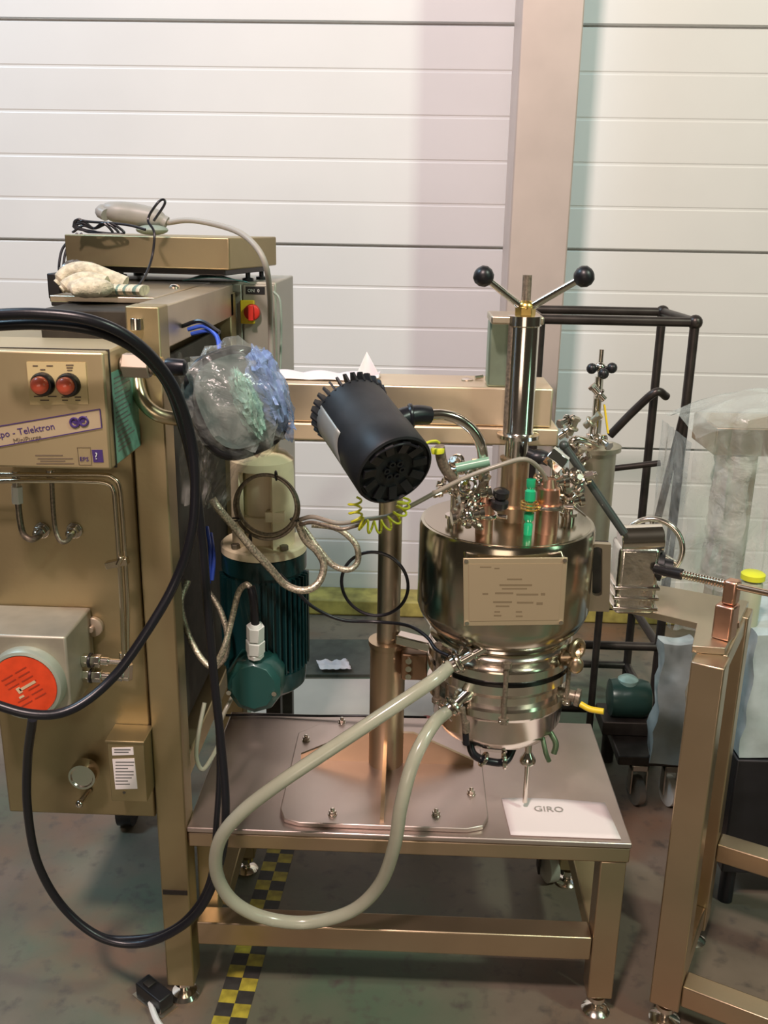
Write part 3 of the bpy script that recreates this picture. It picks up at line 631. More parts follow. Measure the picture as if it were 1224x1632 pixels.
# ------------------------------------------------------------------ drive motor
MX, MY = X(420, 900, 1.82), 1.83
mz = Z(893, MY-.088, 412)
dm = thing('drive_motor', 'dark teal electric motor with cream gearbox neck hanging under the beam', 'motor', (MX, MY, mz-.3))
obj('flange', MB().lathe((MX,MY,mz-.006), (0,0,1), [(.088,0),(.088,.014),(.084,.018),(.066,.018)], 48), CREAM, dm, label='cream round flange')
b1 = obj('flange_bolt', MB().hexn((MX-.048,MY-.057,mz+.0125), (MX-.048,MY-.057,mz+.022), .009), mat('dull_bolt', (.22,.2,.15), .8, .5), dm, bev=.0006)
copies(b1, [(.098,0,0),(.098,.112,0),(0,.112,0)])
nt_ = Z(755, MY-.06, 420)
def sector(c, r0, r1, z0_, z1_, a0, a1, n=28):
    mb = MB(); P = []
    for i in range(n+1):
        t = a0+(a1-a0)*i/n; P.append((c.x+r1*math.cos(t), c.y+r1*math.sin(t), z0_))
    for i in range(n, -1, -1):
        t = a0+(a1-a0)*i/n; P.append((c.x+r0*math.cos(t), c.y+r0*math.sin(t), z0_))
    b = len(mb.v); m2 = len(P); mb.v += [V(p) for p in P]+[V((p[0],p[1],z1_)) for p in P]
    for i in range(m2): j = (i+1) % m2; mb.f.append((i, j, j+m2, i+m2))
    for i in range(n): mb.f += [(i, i+1, m2-2-i, m2-1-i), (i+m2, 2*m2-1-i, 2*m2-2-i, i+1+m2)]
    return mb
cc = V((MX, MY, 0))
wa = math.radians(-90-38); wb_ = math.radians(-90+26)
obj('neck', sector(cc, .052, .064, mz+.012, nt_, wb_, wa+2*math.pi), CREAM, dm, label='cream slotted neck')
obj('neck_top', MB().lathe((MX,MY,nt_), (0,0,1), [(.064,0),(.064,.016),(.050,.030),(.034,.034),(.034,BZ0-nt_-.001)], 40), CREAM, dm)
obj('coupling', MB().lathe((MX,MY,mz+.012), (0,0,1), [(.038,0),(.038,.045),(.044,.047),(.044,.060),(.038,.062),(.038,nt_-mz-.014)], 32), mat('pale_cream', (.80,.70,.50), 0, .4), dm)
obj('coupling_screw', MB().box(MX+.012, MX+.052, MY-.056, MY-.040, mz+.068, mz+.090), CREAM, dm, bev=.002)
mbt = Z(1118, MY-.088, 420)
obj('motor_body', MB().lathe((MX,MY,mbt), (0,0,1), [(.030,-.004),(.072,0),(.083,.010),(.086,.030),(.086,.050),(.0815,.052),(.0815,mz-mbt-.045),(.088,mz-mbt-.043),(.088,mz-mbt-.008),(.07,mz-mbt-.007)], 48), TEAL, dm, label='dark teal motor body')
fin = MB()
fb = obj('cooling_fin', MB().box(MX+.079, MX+.092, MY-.0015, MY+.0015, mbt+.056, mz-.052), TEAL, dm)
for i in range(22):
    t = -math.pi*(i/22)+.05
    if -2.3 < t < -1.55: continue
    d = V((math.cos(t), math.sin(t), 0)); q = MB().bar(V((MX,MY,mbt+.056))+d*.086, V((MX,MY,mz-.052))+d*.086, .0026, .013, d)
    obj('cooling_fin', q, TEAL, dm, sm=False)
tcx = at(405, 1092, 1.70)
tb_ = obj('terminal_box', MB().lathe(V((tcx.x,1.76,tcx.z)), (0,-1,0), [(.062,0),(.064,.050),(.060,.062),(.050,.068),(.048,.070),(0,.0705)], 10, sc=(.93,1.0), ph=.31), mat('teal_box', (.016,.078,.070), .1, .35, coat=.3), dm, bev=.002, label='teal terminal box')
for x, y in ((365,1103),(437,1105)): 
    c = at(x, y, 1.69); obj('box_screw', MB().cyl(c+V((0,.02,0)), c+V((0,-.004,0)), .005), POL, tb_)
gp = at(407, 1042, 1.70); gq = at(407, 993, 1.685); gd = (gq-gp).normalized(); L = (gq-gp).length
obj('cable_gland', MB().lathe(gp-gd*.006, gd, [(.017,0),(.017,.010)], 8).hexn(gp+gd*.006, gp+gd*(L*.45), .0195).hexn(gp+gd*(L*.5), gp+gd*(L*.92), .018).lathe(gp+gd*(L*.92), gd, [(.014,0),(.010,.006)], 16), WHITEP, tb_, bev=.001, label='white cable gland')
o = obj('gland_cable', MB().tube([gq-gd*.004]+px((404,955,1.67),(400,935,1.67)), .0085, 12), BLACKR, tb_, label='black sleeve')

# ------------------------------------------------------------------ vessel
R = .170
vs = thing('mixing_vessel', 'polished cylindrical mixing vessel with riveted nameplate above the table', 'vessel', (VX, SY, .60))
fy = SY-R
def vz(y, r=R): return Z(y, SY-r, 807)-lidz
obj('jacket', MB().lathe((VX,SY,lidz), (0,0,1), [(.12,vz(1042,.14)),(.142,vz(1043,.15)),(.158,vz(1034,.16)),(.166,vz(1024,R)),(R,vz(1014)),(R,-.008),(R-.003,-.001),(R-.010,0)], 72), VES, vs)
obj('lid', MB().lathe((VX,SY,lidz-.003), (0,0,1), [(R-.008,0),(R-.009,.0035),(R-.04,.005),(.0,.007)], 72), VES, vs)
lw = [(.128,1036),(.130,1044),(.139,1050),(.143,1056),(.139,1062),(.133,1066),(.133,1072),(.145,1076),(.145,1088)]
obj('upper_ring', MB().lathe((VX,SY,lidz), (0,0,1), [(r,vz(y,r)) for r,y in reversed(lw)], 64), POL, vs)
obj('gasket', MB().lathe((VX,SY,lidz), (0,0,1), [(.132,vz(1098,.132)),(.134,vz(1086,.134))], 64), BLACKR, vs)
lw = [(.145,1097),(.145,1110),(.133,1115),(.132,1133),(.145,1138),(.145,1149),(.134,1154),(.131,1184),(.118,1195),(.06,1200)]
obj('lower_bowl', MB().lathe((VX,SY,lidz), (0,0,1), [(r,vz(y,r)) for r,y in reversed(lw)], 64), POL, vs)
vbz = lidz+vz(1197,.118)
# vertical swing bolts on the flanges
for t in (-90, -25, -150, 30, 150, 90):
    a = math.radians(t); d = V((math.cos(a), math.sin(a), 0)); q = V((VX,SY,0))+d*.1455
    zt1, zb1 = lidz+vz(1052,.14), lidz+vz(1150,.14)
    cl_ = obj('swing_bolt', MB().cyl((q.x,q.y,zb1), (q.x,q.y,zt1), .0048, n=12).hexn((q.x,q.y,zt1-.012), (q.x,q.y,zt1-.002), .010).hexn((q.x,q.y,zb1), (q.x,q.y,zb1+.010), .010), BRAID2, vs)
    obj('bolt_lug', MB().obox(q-d*.004+V((0,0,zb1+.004)), d, d.cross(V((0,0,1))), (0,0,1), .022, .018, .006), POL, cl_, bev=.001)
# bottom valve and pipes
bm_ = MB().lathe((VX+.01,SY,vbz-.030), (0,0,1), [(.020,0),(.026,.004),(.026,.012),(.018,.014),(.018,.034)], 28)
obj('bottom_outlet', bm_, BRAID2, vs)
c = at(842, 1195, 1.70)
obj('drain_valve', MB().cyl((c.x,1.70,vbz+.01), (c.x,1.70,vbz-.040), .007).lathe((c.x,1.70,vbz-.062), (0,0,1), [(.016,0),(.017,.006),(.012,.016),(.007,.024)], 24).cyl((c.x,1.70,TZ+.02), (c.x,1.70,vbz-.06), .005), POL, vs)
o = obj('drain_pipe', MB().tube([(VX-.06,SY-.10,vbz+.01),(VX-.05,SY-.11,vbz-.015),(VX-.02,SY-.10,vbz-.035),(VX+.015,SY-.09,vbz-.040),(VX+.035,SY-.06,vbz-.02)], .008, 12), BLACKR, vs)
obj('drain_clamp', MB().torus((VX+.012,SY-.095,vbz-.035), (1,0,.1), .014, .005, 24, 8), POL, vs)
obj('drain_clamp', MB().torus((VX-.03,SY-.105,vbz-.028), (1,0,-.6), .013, .004, 24, 8), POL, vs)
obj('leaf_fitting', MB().tube([(VX+.10,SY-.06,vbz+.02),(VX+.115,SY-.075,vbz-.004),(VX+.112,SY-.08,vbz-.025)], .006, 10).tube([(VX+.085,SY-.08,vbz+.02),(VX+.092,SY-.10,vbz-.01),(VX+.10,SY-.10,vbz-.03)], .005, 10), mat('dark_green_brass', (.12,.18,.10), .6, .35), vs)
# nameplate: plate bolted in front of the jacket on four standoffs
NY = fy-.014
P = px((738,890,NY),(905,889,NY),(898,996,NY),(739,998,NY))
npl = obj('nameplate', MB().prism(P, (0,.004,0)), mat('plate_steel', (.56,.46,.30), .6, .42, var=.04, scale=8), vs, bev=.001, label='rectangular engraved nameplate')
obj('plate_frame', MB().prism(px((747,899,NY-.0002),(897,898,NY-.0002),(891,988,NY-.0002),(748,990,NY-.0002)), (0,-.0006,0)), mat('plate_steel_inner', (.50,.40,.26), .5, .45), npl, sm=False)
for x, y in ((743,894),(900,893),(894,992),(744,993)):
    a = at(x, y, NY); obj('standoff', MB().cyl(a+V((0,.004,0)), (a.x, SY-math.sqrt(max(0,R*R-(a.x-VX)**2))+.002, a.z), .004, n=10).cyl(a, a+V((0,-.002,0)), .004, n=10), POL, npl)
rows = [(765,783,903,2),(788,796,905,2),(808,832,922,2.4),(796,848,931,3),(800,840,937,2.4),(769,778,945,3),(789,818,944,3),(823,858,946,3),(862,869,945,4),(786,816,958,3),(824,850,959,3),(855,865,960,4),(790,812,965,2.4),(788,797,974,2.4),(822,832,974,2.4),(787,799,980,2.4),(822,833,981,2.4)]
dashes(rows, NY-.0010, npl, mat('engraving', (.26,.20,.12), .3, .5))
# hose connectors at left of the vessel
def conn(x, y, Y, d, par, m=POL):
    c = at(x, y, Y); d = V(d).normalized()
    o1 = obj('hose_tail', MB().lathe(c, d, [(.010,-.05),(.010,0),(.015,.002),(.015,.010),(.018,.012),(.018,.018),(.013,.020),(.0125,.034),(.0115,.036)], 24), m, par)
    obj('pipe_clamp', MB().torus(c+d*.006, d, .0185, .0045, 28, 8).cyl(c+d*.006+V((0,0,.018)), c+d*.006+V((.004,-.010,.034)), .0035), m, o1)
    obj('hose_clip', MB().torus(c+d*.030, d, .0175, .0022, 28, 6), m, o1)
    return c+d*.024
h1 = conn(735, 1052, 1.62, (-.82,-.12,-.48), vs)
h2 = conn(727, 1120, 1.63, (-.72,-.35,-.62), vs)
obj('inlet_pipe', MB().tube([at(742,1048,1.625), at(760,1035,1.64), at(775,1030,1.68)], .010, 14).torus(at(752,1040,1.632), (.8,.2,.5), .016, .004, 24, 8), POL, vs)
obj('inlet_pipe', MB().tube([at(735,1115,1.635), at(752,1106,1.65), at(765,1100,1.68)], .010, 14), POL, vs)
obj('valve_handle', MB().cyl(at(737,1128,1.62), at(742,1168,1.62), .0055).cyl(at(742,1150,1.62), at(743,1166,1.62), .008), BRAID2, vs)
obj('valve_tip', MB().cyl(at(742,1168,1.62), at(743,1186,1.62), .0065), BLACKR, vs)
# right side fittings of the lower vessel
obj('side_port', MB().lathe(at(905,1045,1.70), (.9,-.1,.1), [(.018,-.03),(.018,.01),(.026,.012),(.026,.022),(.018,.024)], 28), GOLDS, vs)
obj('side_port', MB().lathe(at(908,1108,1.70), (.9,-.3,-.1), [(.012,-.03),(.012,.01),(.018,.012),(.018,.020),(.010,.022)], 28), BRAID2, vs)
obj('side_cap', MB().torus(at(920,1034,1.68), (.6,-.7,.1), .016, .006, 28, 8).sphere(at(918,1060,1.67), .015, (1,.7,1.2), 16), GOLDS, vs)
yh = obj('yellow_handle', MB().tube(px((925,1122,1.67),(940,1130,1.66),(962,1134,1.65)), .0062, 12), YEL, vs, label='yellow valve lever')
# slotted bracket at right of the jacket
Bp = px((928,866,1.76),(970,868,1.76),(966,975,1.76),(930,975,1.76))
bx = obj('slotted_bracket', MB().prism(px((926,866,1.745),(971,868,1.745),(969,895,1.745),(926,893,1.745)), (0,.012,0)), STEEL, vs, bev=.001)
mb = MB(); yy = 1.745
out = [(932,866),(974,868),(971,975),(936,974)]; hol = []
for i in range(20):
    t = 2*math.pi*i/20; hol.append((952+8*math.cos(t), 911+ (34+5*math.sin(t)*1 if math.sin(t) > 0 else -34+5*math.sin(t))))
bpy.data.objects.remove(bx)
import mathutils
o2 = [at(x,y,yy) for x,y in out]; h2d = [at(x,y,yy) for x,y in hol]
tri = mathutils.geometry.tessellate_polygon([[V((p.x,p.z,0)) for p in o2],[V((p.x,p.z,0)) for p in h2d]])
allp = o2+h2d; N = len(allp); mb.add(allp+[p+V((0,.014,0)) for p in allp], [tuple(t) for t in tri]+[tuple(i+N for i in reversed(t)) for t in tri]+[(i,(i+1)%4,(i+1)%4+N,i+N) for i in range(4)]+[(4+i,4+(i+1)%20,4+(i+1)%20+N,4+i+N) for i in range(20)])
obj('slotted_bracket', mb, STEEL, vs, sm=False, label='steel bracket with a long slot')
obj('slot_dark_backing', MB().box(VX+.10, X(964,920,1.80), 1.785, 1.80, Z(972,1.77,930), Z(868,1.77,930)), DARK, vs, bev=.002)  # dark backing added behind the slot, stands in for the shade inside it

# ---- fittings on the lid
LZ = lidz+.002
def lidpt(x, y): return atz(x, y, LZ)
def ferrule(x, y, r, h, m, par=vs, top=.018, ring=True, name='lid_port', **k):
    c = lidpt(x, y); z = V((0,0,1))
    o = obj(name, MB().lathe(c, z, [(r,0),(r,h*.55),(r*1.25,h*.57),(r*1.25,h*.66),(r,h*.68),(r,h),(r*.7,h+.002),(r*.5,h+top)], 28), m, par, **k)
    if ring: obj('clamp_ring', MB().torus(c+z*(h*.615), z, r*1.32, .0042, 32, 8).cyl(c+z*(h*.615)+V((r*1.2,-.004,0)), c+z*(h*.615)+V((r*1.2+.020,-.012,0)), .004, n=10), POL, o)
    return c
obj('shaft_seal', MB().lathe((SX-.002,SY,lidz+.001), (0,0,1), [(.036,0),(.036,.030),(.030,.032),(.027,.034),(.027,.118),(.030,.119),(.030,.124),(.022,.125)], 36), GOLDS, vs, label='shaft seal housing')
cA = ferrule(771, 848, .0165, .055, COPPER); 
cB = ferrule(870, 848, .021, .085, COPPER)
cC = lidpt(841, 852)
sg = obj('sight_glass', MB().lathe(cC, (0,0,1), [(.008,0),(.0085,.02),(.006,.024),(.0095,.03),(.0095,.042),(.006,.046),(.006,.062),(.010,.066),(.010,.084),(.006,.088),(.0085,.092),(.0085,.106)], 24), GREENG, vs, label='green glass tube')
cs_ = MB()
for z in (.052, .058, .064): cs_.torus(cC+V((0,0,z-.002)), (.05,.02,1), .015, .0022, 24, 6)
obj('wire_coil', cs_, BRASS, sg)
obj('black_knob', MB().lathe(at(795,806,1.66), (.1,-.15,1), [(.012,-.006),(.017,0),(.017,.010),(.010,.014),(.015,.020),(.015,.030),(.009,.034),(0,.035)], 20), BLACKP, vs, label='black knob')
def cluster(x, y, Y, seed, n=6, sp_=.035, m=POL, base=None):
    rnd = random.Random(seed); c = at(x, y, Y)
    if base: b_ = lidpt(*base); obj('lid_port', MB().cyl(b_, (b_.x,b_.y,c.z), .009).lathe(b_, (0,0,1), [(.014,0),(.014,.01),(.018,.012),(.018,.018)], 24), m, vs)
    o = obj('valve_body', MB().sphere(c, .013, (1,1,1.1), 16).lathe(c, (1,.2,.15), [(.008,-.030),(.013,-.030),(.013,-.022),(.008,-.020),(.008,.020),(.013,.022),(.013,.030)], 20), m, vs)
    for i in range(n):
        d = V((rnd.uniform(-1,1), rnd.uniform(-.9,.2), rnd.uniform(-.7,.9))).normalized(); e = c+d*rnd.uniform(.012,sp_)
        k = rnd.random()
        if k < .4: q = MB().torus(e, d, rnd.uniform(.010,.015), .0032, 24, 8).cyl(e, e+d*.012, .006, n=12)
        elif k < .75: q = MB().hexn(e, e+d*.014, rnd.uniform(.007,.011)).cyl(c, e+d*.02, .004, n=10)
        else: q = MB().bar(e-d*.01, e+d*.026, .010, .003).cyl(c, e, .004, n=10)
        obj('fitting', q, m if rnd.random() < .8 else BRAID2, o)
    return c
cluster(722, 778, 1.70, 3, 8, .040, base=(724,834))
cluster(757, 790, 1.66, 5, 7, .034)
cluster(735, 745, 1.72, 8, 6, .030)
cluster(905, 800, 1.72, 11, 8, .040, base=(905,830))
cluster(915, 765, 1.76, 12, 6, .034)
cluster(880, 770, 1.70, 14, 5, .026)
cluster(745, 822, 1.64, 21, 4, .028)
obj('spray_pipe', MB().tube(px((700,712,1.68),(706,740,1.69),(722,765,1.70)), .010, 12), BRAID2, vs)
obj('yellow_cap', MB().lathe(at(698,722,1.68), (-.1,0,1), [(.012,0),(.013,.008),(.012,.010)], 20), YG, vs, label='yellow green cap')
obj('green_hose_stub', MB().cyl(at(727,746,1.66), at(780,735,1.66), .0085), mat('pale_green_hose', (.22,.42,.30), 0, .3), vs, label='pale green tube')
c = at(888, 732, 1.70)
obj('hex_plug', MB().hexn(c+V((-.016,0,.010)), c+V((.012,-.008,-.010)), .019), mat('bright_nickel', (.9,.95,.9), 1, .12), vs, bev=.001, label='bright hexagonal plug')
obj('valve_pipe', MB().cyl(c+V((.0,.01,-.01)), lidpt(884,835), .008), POL, vs)
obj('black_valve', MB().sphere(at(858,728,1.72), .018, (1.3,1,.8), 16).cyl(at(840,722,1.72), at(875,735,1.71), .010), BLACKP, vs)

# ------------------------------------------------------------------ lamp
P0 = at(560, 655, 1.62); P1 = at(629, 750, 1.48); ax = (P1-P0).normalized(); L = (P1-P0).length
rr = .0665
lm = thing('inspection_lamp', 'black cylindrical vessel lamp with toothed rear ring tilted on a bent tube', 'lamp', P1)
_, lu, lv = MB().frame(ax)
obj('lamp_body', MB().lathe(P0, ax, [(rr*.9,0),(rr,.004),(rr,L*.60),(rr*1.02,L*.61),(rr*1.03,L*.97),(rr*1.01,L),(rr*.95,L+.002),(rr*.93,L-.004),(0,L-.004)], 56), LAMPB, lm)
for i in range(30):
    t = 2*math.pi*i/30; d = lu*math.cos(t)+lv*math.sin(t)
    obj('cooling_fin', MB().prism([P0+d*(rr*.80)-ax*.016, P0+d*(rr*1.0)-ax*.020, P0+d*(rr*1.10)-ax*.010, P0+d*(rr*1.02)+ax*.008, P0+d*(rr*.80)+ax*.008], d.cross(ax)*.0036), LAMPB, lm, sm=False)
# grey label wrapped on the left flank
mb = MB()
def gfn(a, b_):
    t = a; base = -V((1,0,0)).dot(lu); 
    ang0 = math.atan2(-1*lv.x, -1*lu.x)
    tt = ang0+(-.55+1.25*a); d = lu*math.cos(tt)+lv*math.sin(tt); return P0+ax*(.006+L*(.57-.10*math.cos(a*3))*b_)+d*(rr+.0008)
mb.grid(gfn, 14, 4); obj('grey_label', mb, mat('lamp_label', (.30,.32,.30), .2, .4), lm, solid=.0006, label='grey label on the lamp flank')
fc = P1-ax*.004
for i in range(11):
    t = 2*math.pi*i/11; d = lu*math.cos(t)+lv*math.sin(t)
    obj('front_tab', MB().bar(fc+d*(rr*.52)+ax*.001, fc+d*(rr*.86)+ax*.006, .014, .006, ax), BLACKP, lm, sm=False)
for i in range(6):
    t = 2*math.pi*i/6; d = lu*math.cos(t)+lv*math.sin(t)
    obj('socket', MB().lathe(fc+d*.014, ax, [(.006,0),(.006,.005),(.003,.005),(.003,.002)], 12), BLACKR, lm)
obj('handle', MB().tube([fc+lu*.045-lv*.02+ax*.004, fc+lu*.04-lv*.04+ax*.007, fc+lu*.0-lv*.055+ax*.007, fc-lu*.04-lv*.04+ax*.006], .0025, 8), BLACKR, lm)
obj('cable_boot', MB().sweep(smooth(px((632,672,1.62),(650,664,1.63),(668,661,1.64),(684,662,1.65)), 4), lambda t: .020-.004*t, 16).torus(at(655,663,1.634), (1,.1,.1), .018, .005, 24, 8), BLACKR, lm)
obj('support_tube', MB().tube(px((682,662,1.65),(705,661,1.655),(730,668,1.66),(752,684,1.665),(765,706,1.67),(770,735,1.675),(771,795,1.68),(771,812,1.68)), .0098, 16), POL, lm, label='bent steel tube')
print('lamp')

# yellow-green coiled cord
def helix(P, R_, turns, r, res=14):
    base = smooth(P, 24); n = len(base); out = []; u = V((0.2,1,0))
    N_ = int(turns*res)
    for i in range(N_+1):
        f = i/N_*(n-1); k = min(int(f), n-2); q = base[k].lerp(base[k+1], f-k); t = (base[k+1]-base[k]).normalized()
        u = (u-t*u.dot(t)).normalized(); w_ = t.cross(u); a = 2*math.pi*turns*i/N_; out.append(q+u*math.cos(a)*R_+w_*math.sin(a)*R_)
    return MB().sweep(out, r, 6)
o = obj('coiled_cord', helix(px((566,795,1.60),(566,815,1.60),(572,832,1.60),(590,840,1.60),(612,838,1.60),(632,825,1.60),(642,808,1.60),(644,796,1.60)), .011, 11, .0022), YG); tag(o, 'yellow green coiled cord hanging beneath the black lamp', 'cord')
o = obj('coiled_cord', MB().tube(px((668,716,1.62),(680,706,1.63),(694,703,1.66),(700,706,1.67)), .0026, 8), YG); tag(o, 'short yellow green cord end between lamp and yellow cap', 'cord')

# ------------------------------------------------------------------ cables and hoses
def cable(name, lab, pts, r, m, cat='cable', res=8, mm=10, group=None):
    o = obj(name, MB().tube(px(*pts), r, mm, res), m); tag(o, lab, cat, group); return o
cable('black_hose', 'thick black hose arching over the control box and circling back beneath the red label',
      [(-40,503,1.33),(60,500,1.33),(150,512,1.34),(220,548,1.37),(272,608,1.42),(300,680,1.46),(311,760,1.47),(305,850,1.47),(278,930,1.47),(235,1005,1.44),(180,1080,1.41),(115,1130,1.37),(50,1138,1.35),(-40,1112,1.35)], .0082, BLACKR, 'hose', 10, 14)
cable('black_hose', 'second black hose hanging straight down past the motor and looping along the floor side',
      [(-40,521,1.35),(60,517,1.35),(150,527,1.36),(215,556,1.39),(262,604,1.44),(288,670,1.50),(308,750,1.53),(322,860,1.545),(332,980,1.55),(342,1090,1.56),(353,1190,1.555),(360,1290,1.54),(352,1370,1.53),(325,1440,1.52),(285,1480,1.52),(225,1504,1.52),(160,1494,1.52),(100,1445,1.52),(60,1375,1.50),(44,1290,1.47),(44,1210,1.44),(52,1145,1.39)], .0080, BLACKR, 'hose', 10, 14)
cable('black_hose', 'thinner black hose running beside the lower floor loop',
      [(346,1120,1.60),(350,1220,1.59),(345,1310,1.57),(335,1400,1.55),(305,1455,1.54),(260,1487,1.54),(200,1496,1.54),(155,1488,1.54),(100,1444,1.54),(60,1375,1.52),(44,1290,1.49),(44,1210,1.46),(52,1146,1.41)], .0060, BLACKR, 'hose', 10, 12)
ch = obj('clear_hose', MB().tube([h1]+px((690,1085,1.57),(620,1132,1.53),(540,1185,1.50),(450,1245,1.48),(385,1295,1.48),(350,1340,1.49),(345,1390,1.51),(370,1435,1.53),(420,1462,1.55),(490,1470,1.56),(560,1452,1.55),(605,1410,1.53),(628,1350,1.50),(640,1280,1.49),(660,1210,1.51),(690,1155,1.56))+[h2], .0130, 20, 10), HOSEC); tag(ch, 'thick translucent hose looping down from the vessel in front of the table', 'hose')
def ring(x, y, Y, rpx, r, m, lab, turns=1, tilt=(0,1,0)):
    c = at(x, y, Y); s_ = (c-CAM).dot(RM @ V((0,0,-1)))/FPX; mb = MB()
    for k in range(turns): mb.torus(c+V((.002*k,-.009*k,.007*k)), V(tilt)+V((.06*k,0,.05*k)), rpx*s_-.004*k, r, 56, 8)
    o = obj('cable_coil', mb, m); tag(o, lab, 'cable'); return o
rc = ring(425, 808, 1.70, 52, .0036, BRAID2, 'coiled brown sheathed cable tied in a ring before the cream neck', 2, (.1,1,-.1))
ties = [(440,758),(375,828),(470,828),(399,859)]
for x, y in ties: obj('cable_tie', MB().torus(at(x,y,1.69), (1 if x in (440,399) else .1,0,.1 if x in (440,399) else 1), .0085, .0018, 16, 6), BLACKP, rc)
ring(597, 931, 1.76, 54, .0034, BLACKR, 'single loop of thin dark cable hanging at the column', 1, (.15,1,0))
cable('braided_cable', 'long braided steel conduit running down from the wrapped screen', [(338,795,1.64),(352,815,1.64),(375,842,1.66),(400,872,1.66),(430,905,1.67),(455,932,1.68),(485,941,1.68),(508,928,1.69),(516,900,1.70),(505,878,1.70),(488,862,1.70),(478,842,1.70),(474,828,1.70)], .0074, BRAID, mm=12)
cable('braided_cable', 'shorter braided conduit loop beside the motor flange', [(476,832,1.72),(490,850,1.72),(508,875,1.71),(530,900,1.71),(555,908,1.71),(570,895,1.72),(568,870,1.72),(550,850,1.72),(530,840,1.72),(497,836,1.72)], .0060, BRAID, mm=12)
cable('grey_cable', 'thin grey cable running from the cable ring up to the vessel lid', [(478,828,1.69),(500,824,1.68),(540,834,1.66),(580,828,1.64),(620,822,1.63),(655,806,1.62),(700,782,1.62),(745,760,1.62),(795,742,1.62),(835,732,1.63),(858,745,1.65),(870,765,1.67),(873,790,1.70)], .0042, mat('grey_sheath', (.33,.30,.24), .1, .35))
cable('grey_cable', 'second thin cable lying along the grey one under the lamp', [(478,836,1.69),(500,833,1.67),(540,843,1.645),(560,840,1.643),(580,834,1.63)], .0036, BRAID2)
cable('black_cable', 'thin black cable sagging from the motor to the vessel connector', [(445,915,1.70),(470,940,1.72),(500,968,1.73),(545,988,1.74),(600,991,1.75),(650,997,1.72),(680,1015,1.68),(695,1035,1.65),(715,1045,1.63)], .0036, BLACKR)
cable('braided_cable', 'grey braided cable curving down at left of the motor', [(300,925,1.72),(288,960,1.70),(298,1005,1.69),(318,1045,1.67),(338,1062,1.66),(356,1035,1.66),(370,985,1.68),(380,945,1.69),(392,932,1.68),(400,938,1.675)], .0062, BRAID, mm=12)
cable('braided_cable', 'braided cable hanging behind the black hose near the blue wires', [(330,940,1.76),(350,970,1.75),(362,1010,1.74),(360,1045,1.74),(345,1062,1.74)], .0062, BRAID, mm=12)
cable('clear_tube', 'thin clear tube looping down beside the left cabinet post', [(385,1085,1.80),(368,1115,1.75),(352,1150,1.72),(350,1180,1.70),(336,1210,1.68),(322,1226,1.67),(313,1205,1.67),(317,1165,1.68),(326,1120,1.70)], .0045, HOSEC, 'tube')
cable('black_cable', 'thin black cable lying along the back edge of the table', [(360,1140,2.04),(420,1139,2.05),(500,1141,2.05),(580,1141,2.05),(680,1143,2.05)], .003, BLACKR)
o = obj('paper_note', MB().grid(lambda a, b_: V((X(812,1285,1.66)+a*.218+.0*b_, 0, 0))+V((-.008*b_, 1.612+b_*.125, TZ+.002+.003*math.sin(a*4)*b_)), 12, 8), PAPER, solid=.0012)
tag(o, 'white paper note with handwriting lying at right corner of the table', 'paper')
text('handwriting', 'GIRO', .026, (X(852,1280,1.69), 1.690, TZ+.0062), (1,0,0), (-.1,1,0), GREYP, o, ext=.0001, slant=.1)
# ------------------------------------------------------------------ right hand frame with gearbox
rf = thing('gearbox_stand', 'square tube steel stand at right carrying a gearbox with handwheel', 'stand', atz(1065,1600,0))
e1 = V((.891,-.454,0)); e2 = V((.454,.891,0))      # along the front, towards the back
A0 = atz(1062,1597,.05); A0.z = 0
W = .060
TZ2 = .84
def post(p, z0_, z1_, **k): c = V((p.x,p.y,(z0_+z1_)/2)); return obj('leg', MB().obox(c, e1, e2, (0,0,1), W, W, z1_-z0_), GOLDS, rf, bev=.003, **k)
Ac = A0
post(Ac, .06, TZ2); Bc = Ac+e2*.27; Dc = Ac+e1*.62; Ec = Bc+e1*.62
post(Bc, .06, TZ2); post(Dc, .06, .32); post(Ec, .06, .32)
def rail(p, q, z, h=.05, w_=.05, nm='rail'): 
    d = (q-p).normalized(); a = V((p.x,p.y,z))+d*(W/2+.001); b_ = V((q.x,q.y,z))-d*(W/2+.001); return obj(nm, MB().bar(a, b_, w_, h), GOLDS, rf, bev=.003)
rail(Ac, Dc, .10); rail(Ac, Bc, .10); rail(Dc, Ec, .10)
rail(Bc, Ec, .27, .045)
rail(Ac, Bc, .82, .04)
for p in (Ac, Bc, Dc, Ec): obj('foot', MB().lathe((p.x,p.y,0), (0,0,1), [(.030,0),(.032,.008),(.022,.014),(.010,.018),(.010,.034),(.020,.036),(.020,.046),(.010,.048),(.010,.06)]), POL, rf)
za = TZ2+.0005
arm = [atz(x,y,za) for x,y in ((962,968),(1110,1003),(1102,1040),(1155,1044),(1192,968),(1050,942),(975,940))]
obj('arm_plate', MB().prism(arm, (0,0,.014)), STEEL, rf, bev=.001, label='flat arm plate reaching to the vessel')
GY = 1.80; zg = za+.0145
gc = at(1010, 905, GY)
gx0, gx1 = X(980,905,GY), X(1045,905,GY); gzt = Z(852, GY, 1010)
gb = obj('gearbox', MB().box(gx0, gx1, GY-.03, GY+.05, zg, gzt-.018), mat('cast_alloy', (.80,.76,.68), 1, .22, var=.15, scale=30, bump=.8, bscale=45), rf, bev=.010, seg=3, label='bright ribbed gearbox')
for k, z in enumerate((.012, .034, .056)):
    obj('rib', MB().box(gx0-.005, gx1+.004, GY-.036, GY+.052, zg+z, zg+z+.007), POL, gb, bev=.002)
obj('gearbox_cap', MB().cyl((gx0+.004,GY+.0,gzt-.012), (gx1+.006,GY+.0,gzt-.006), .030, n=32), POL, gb, bev=.002)
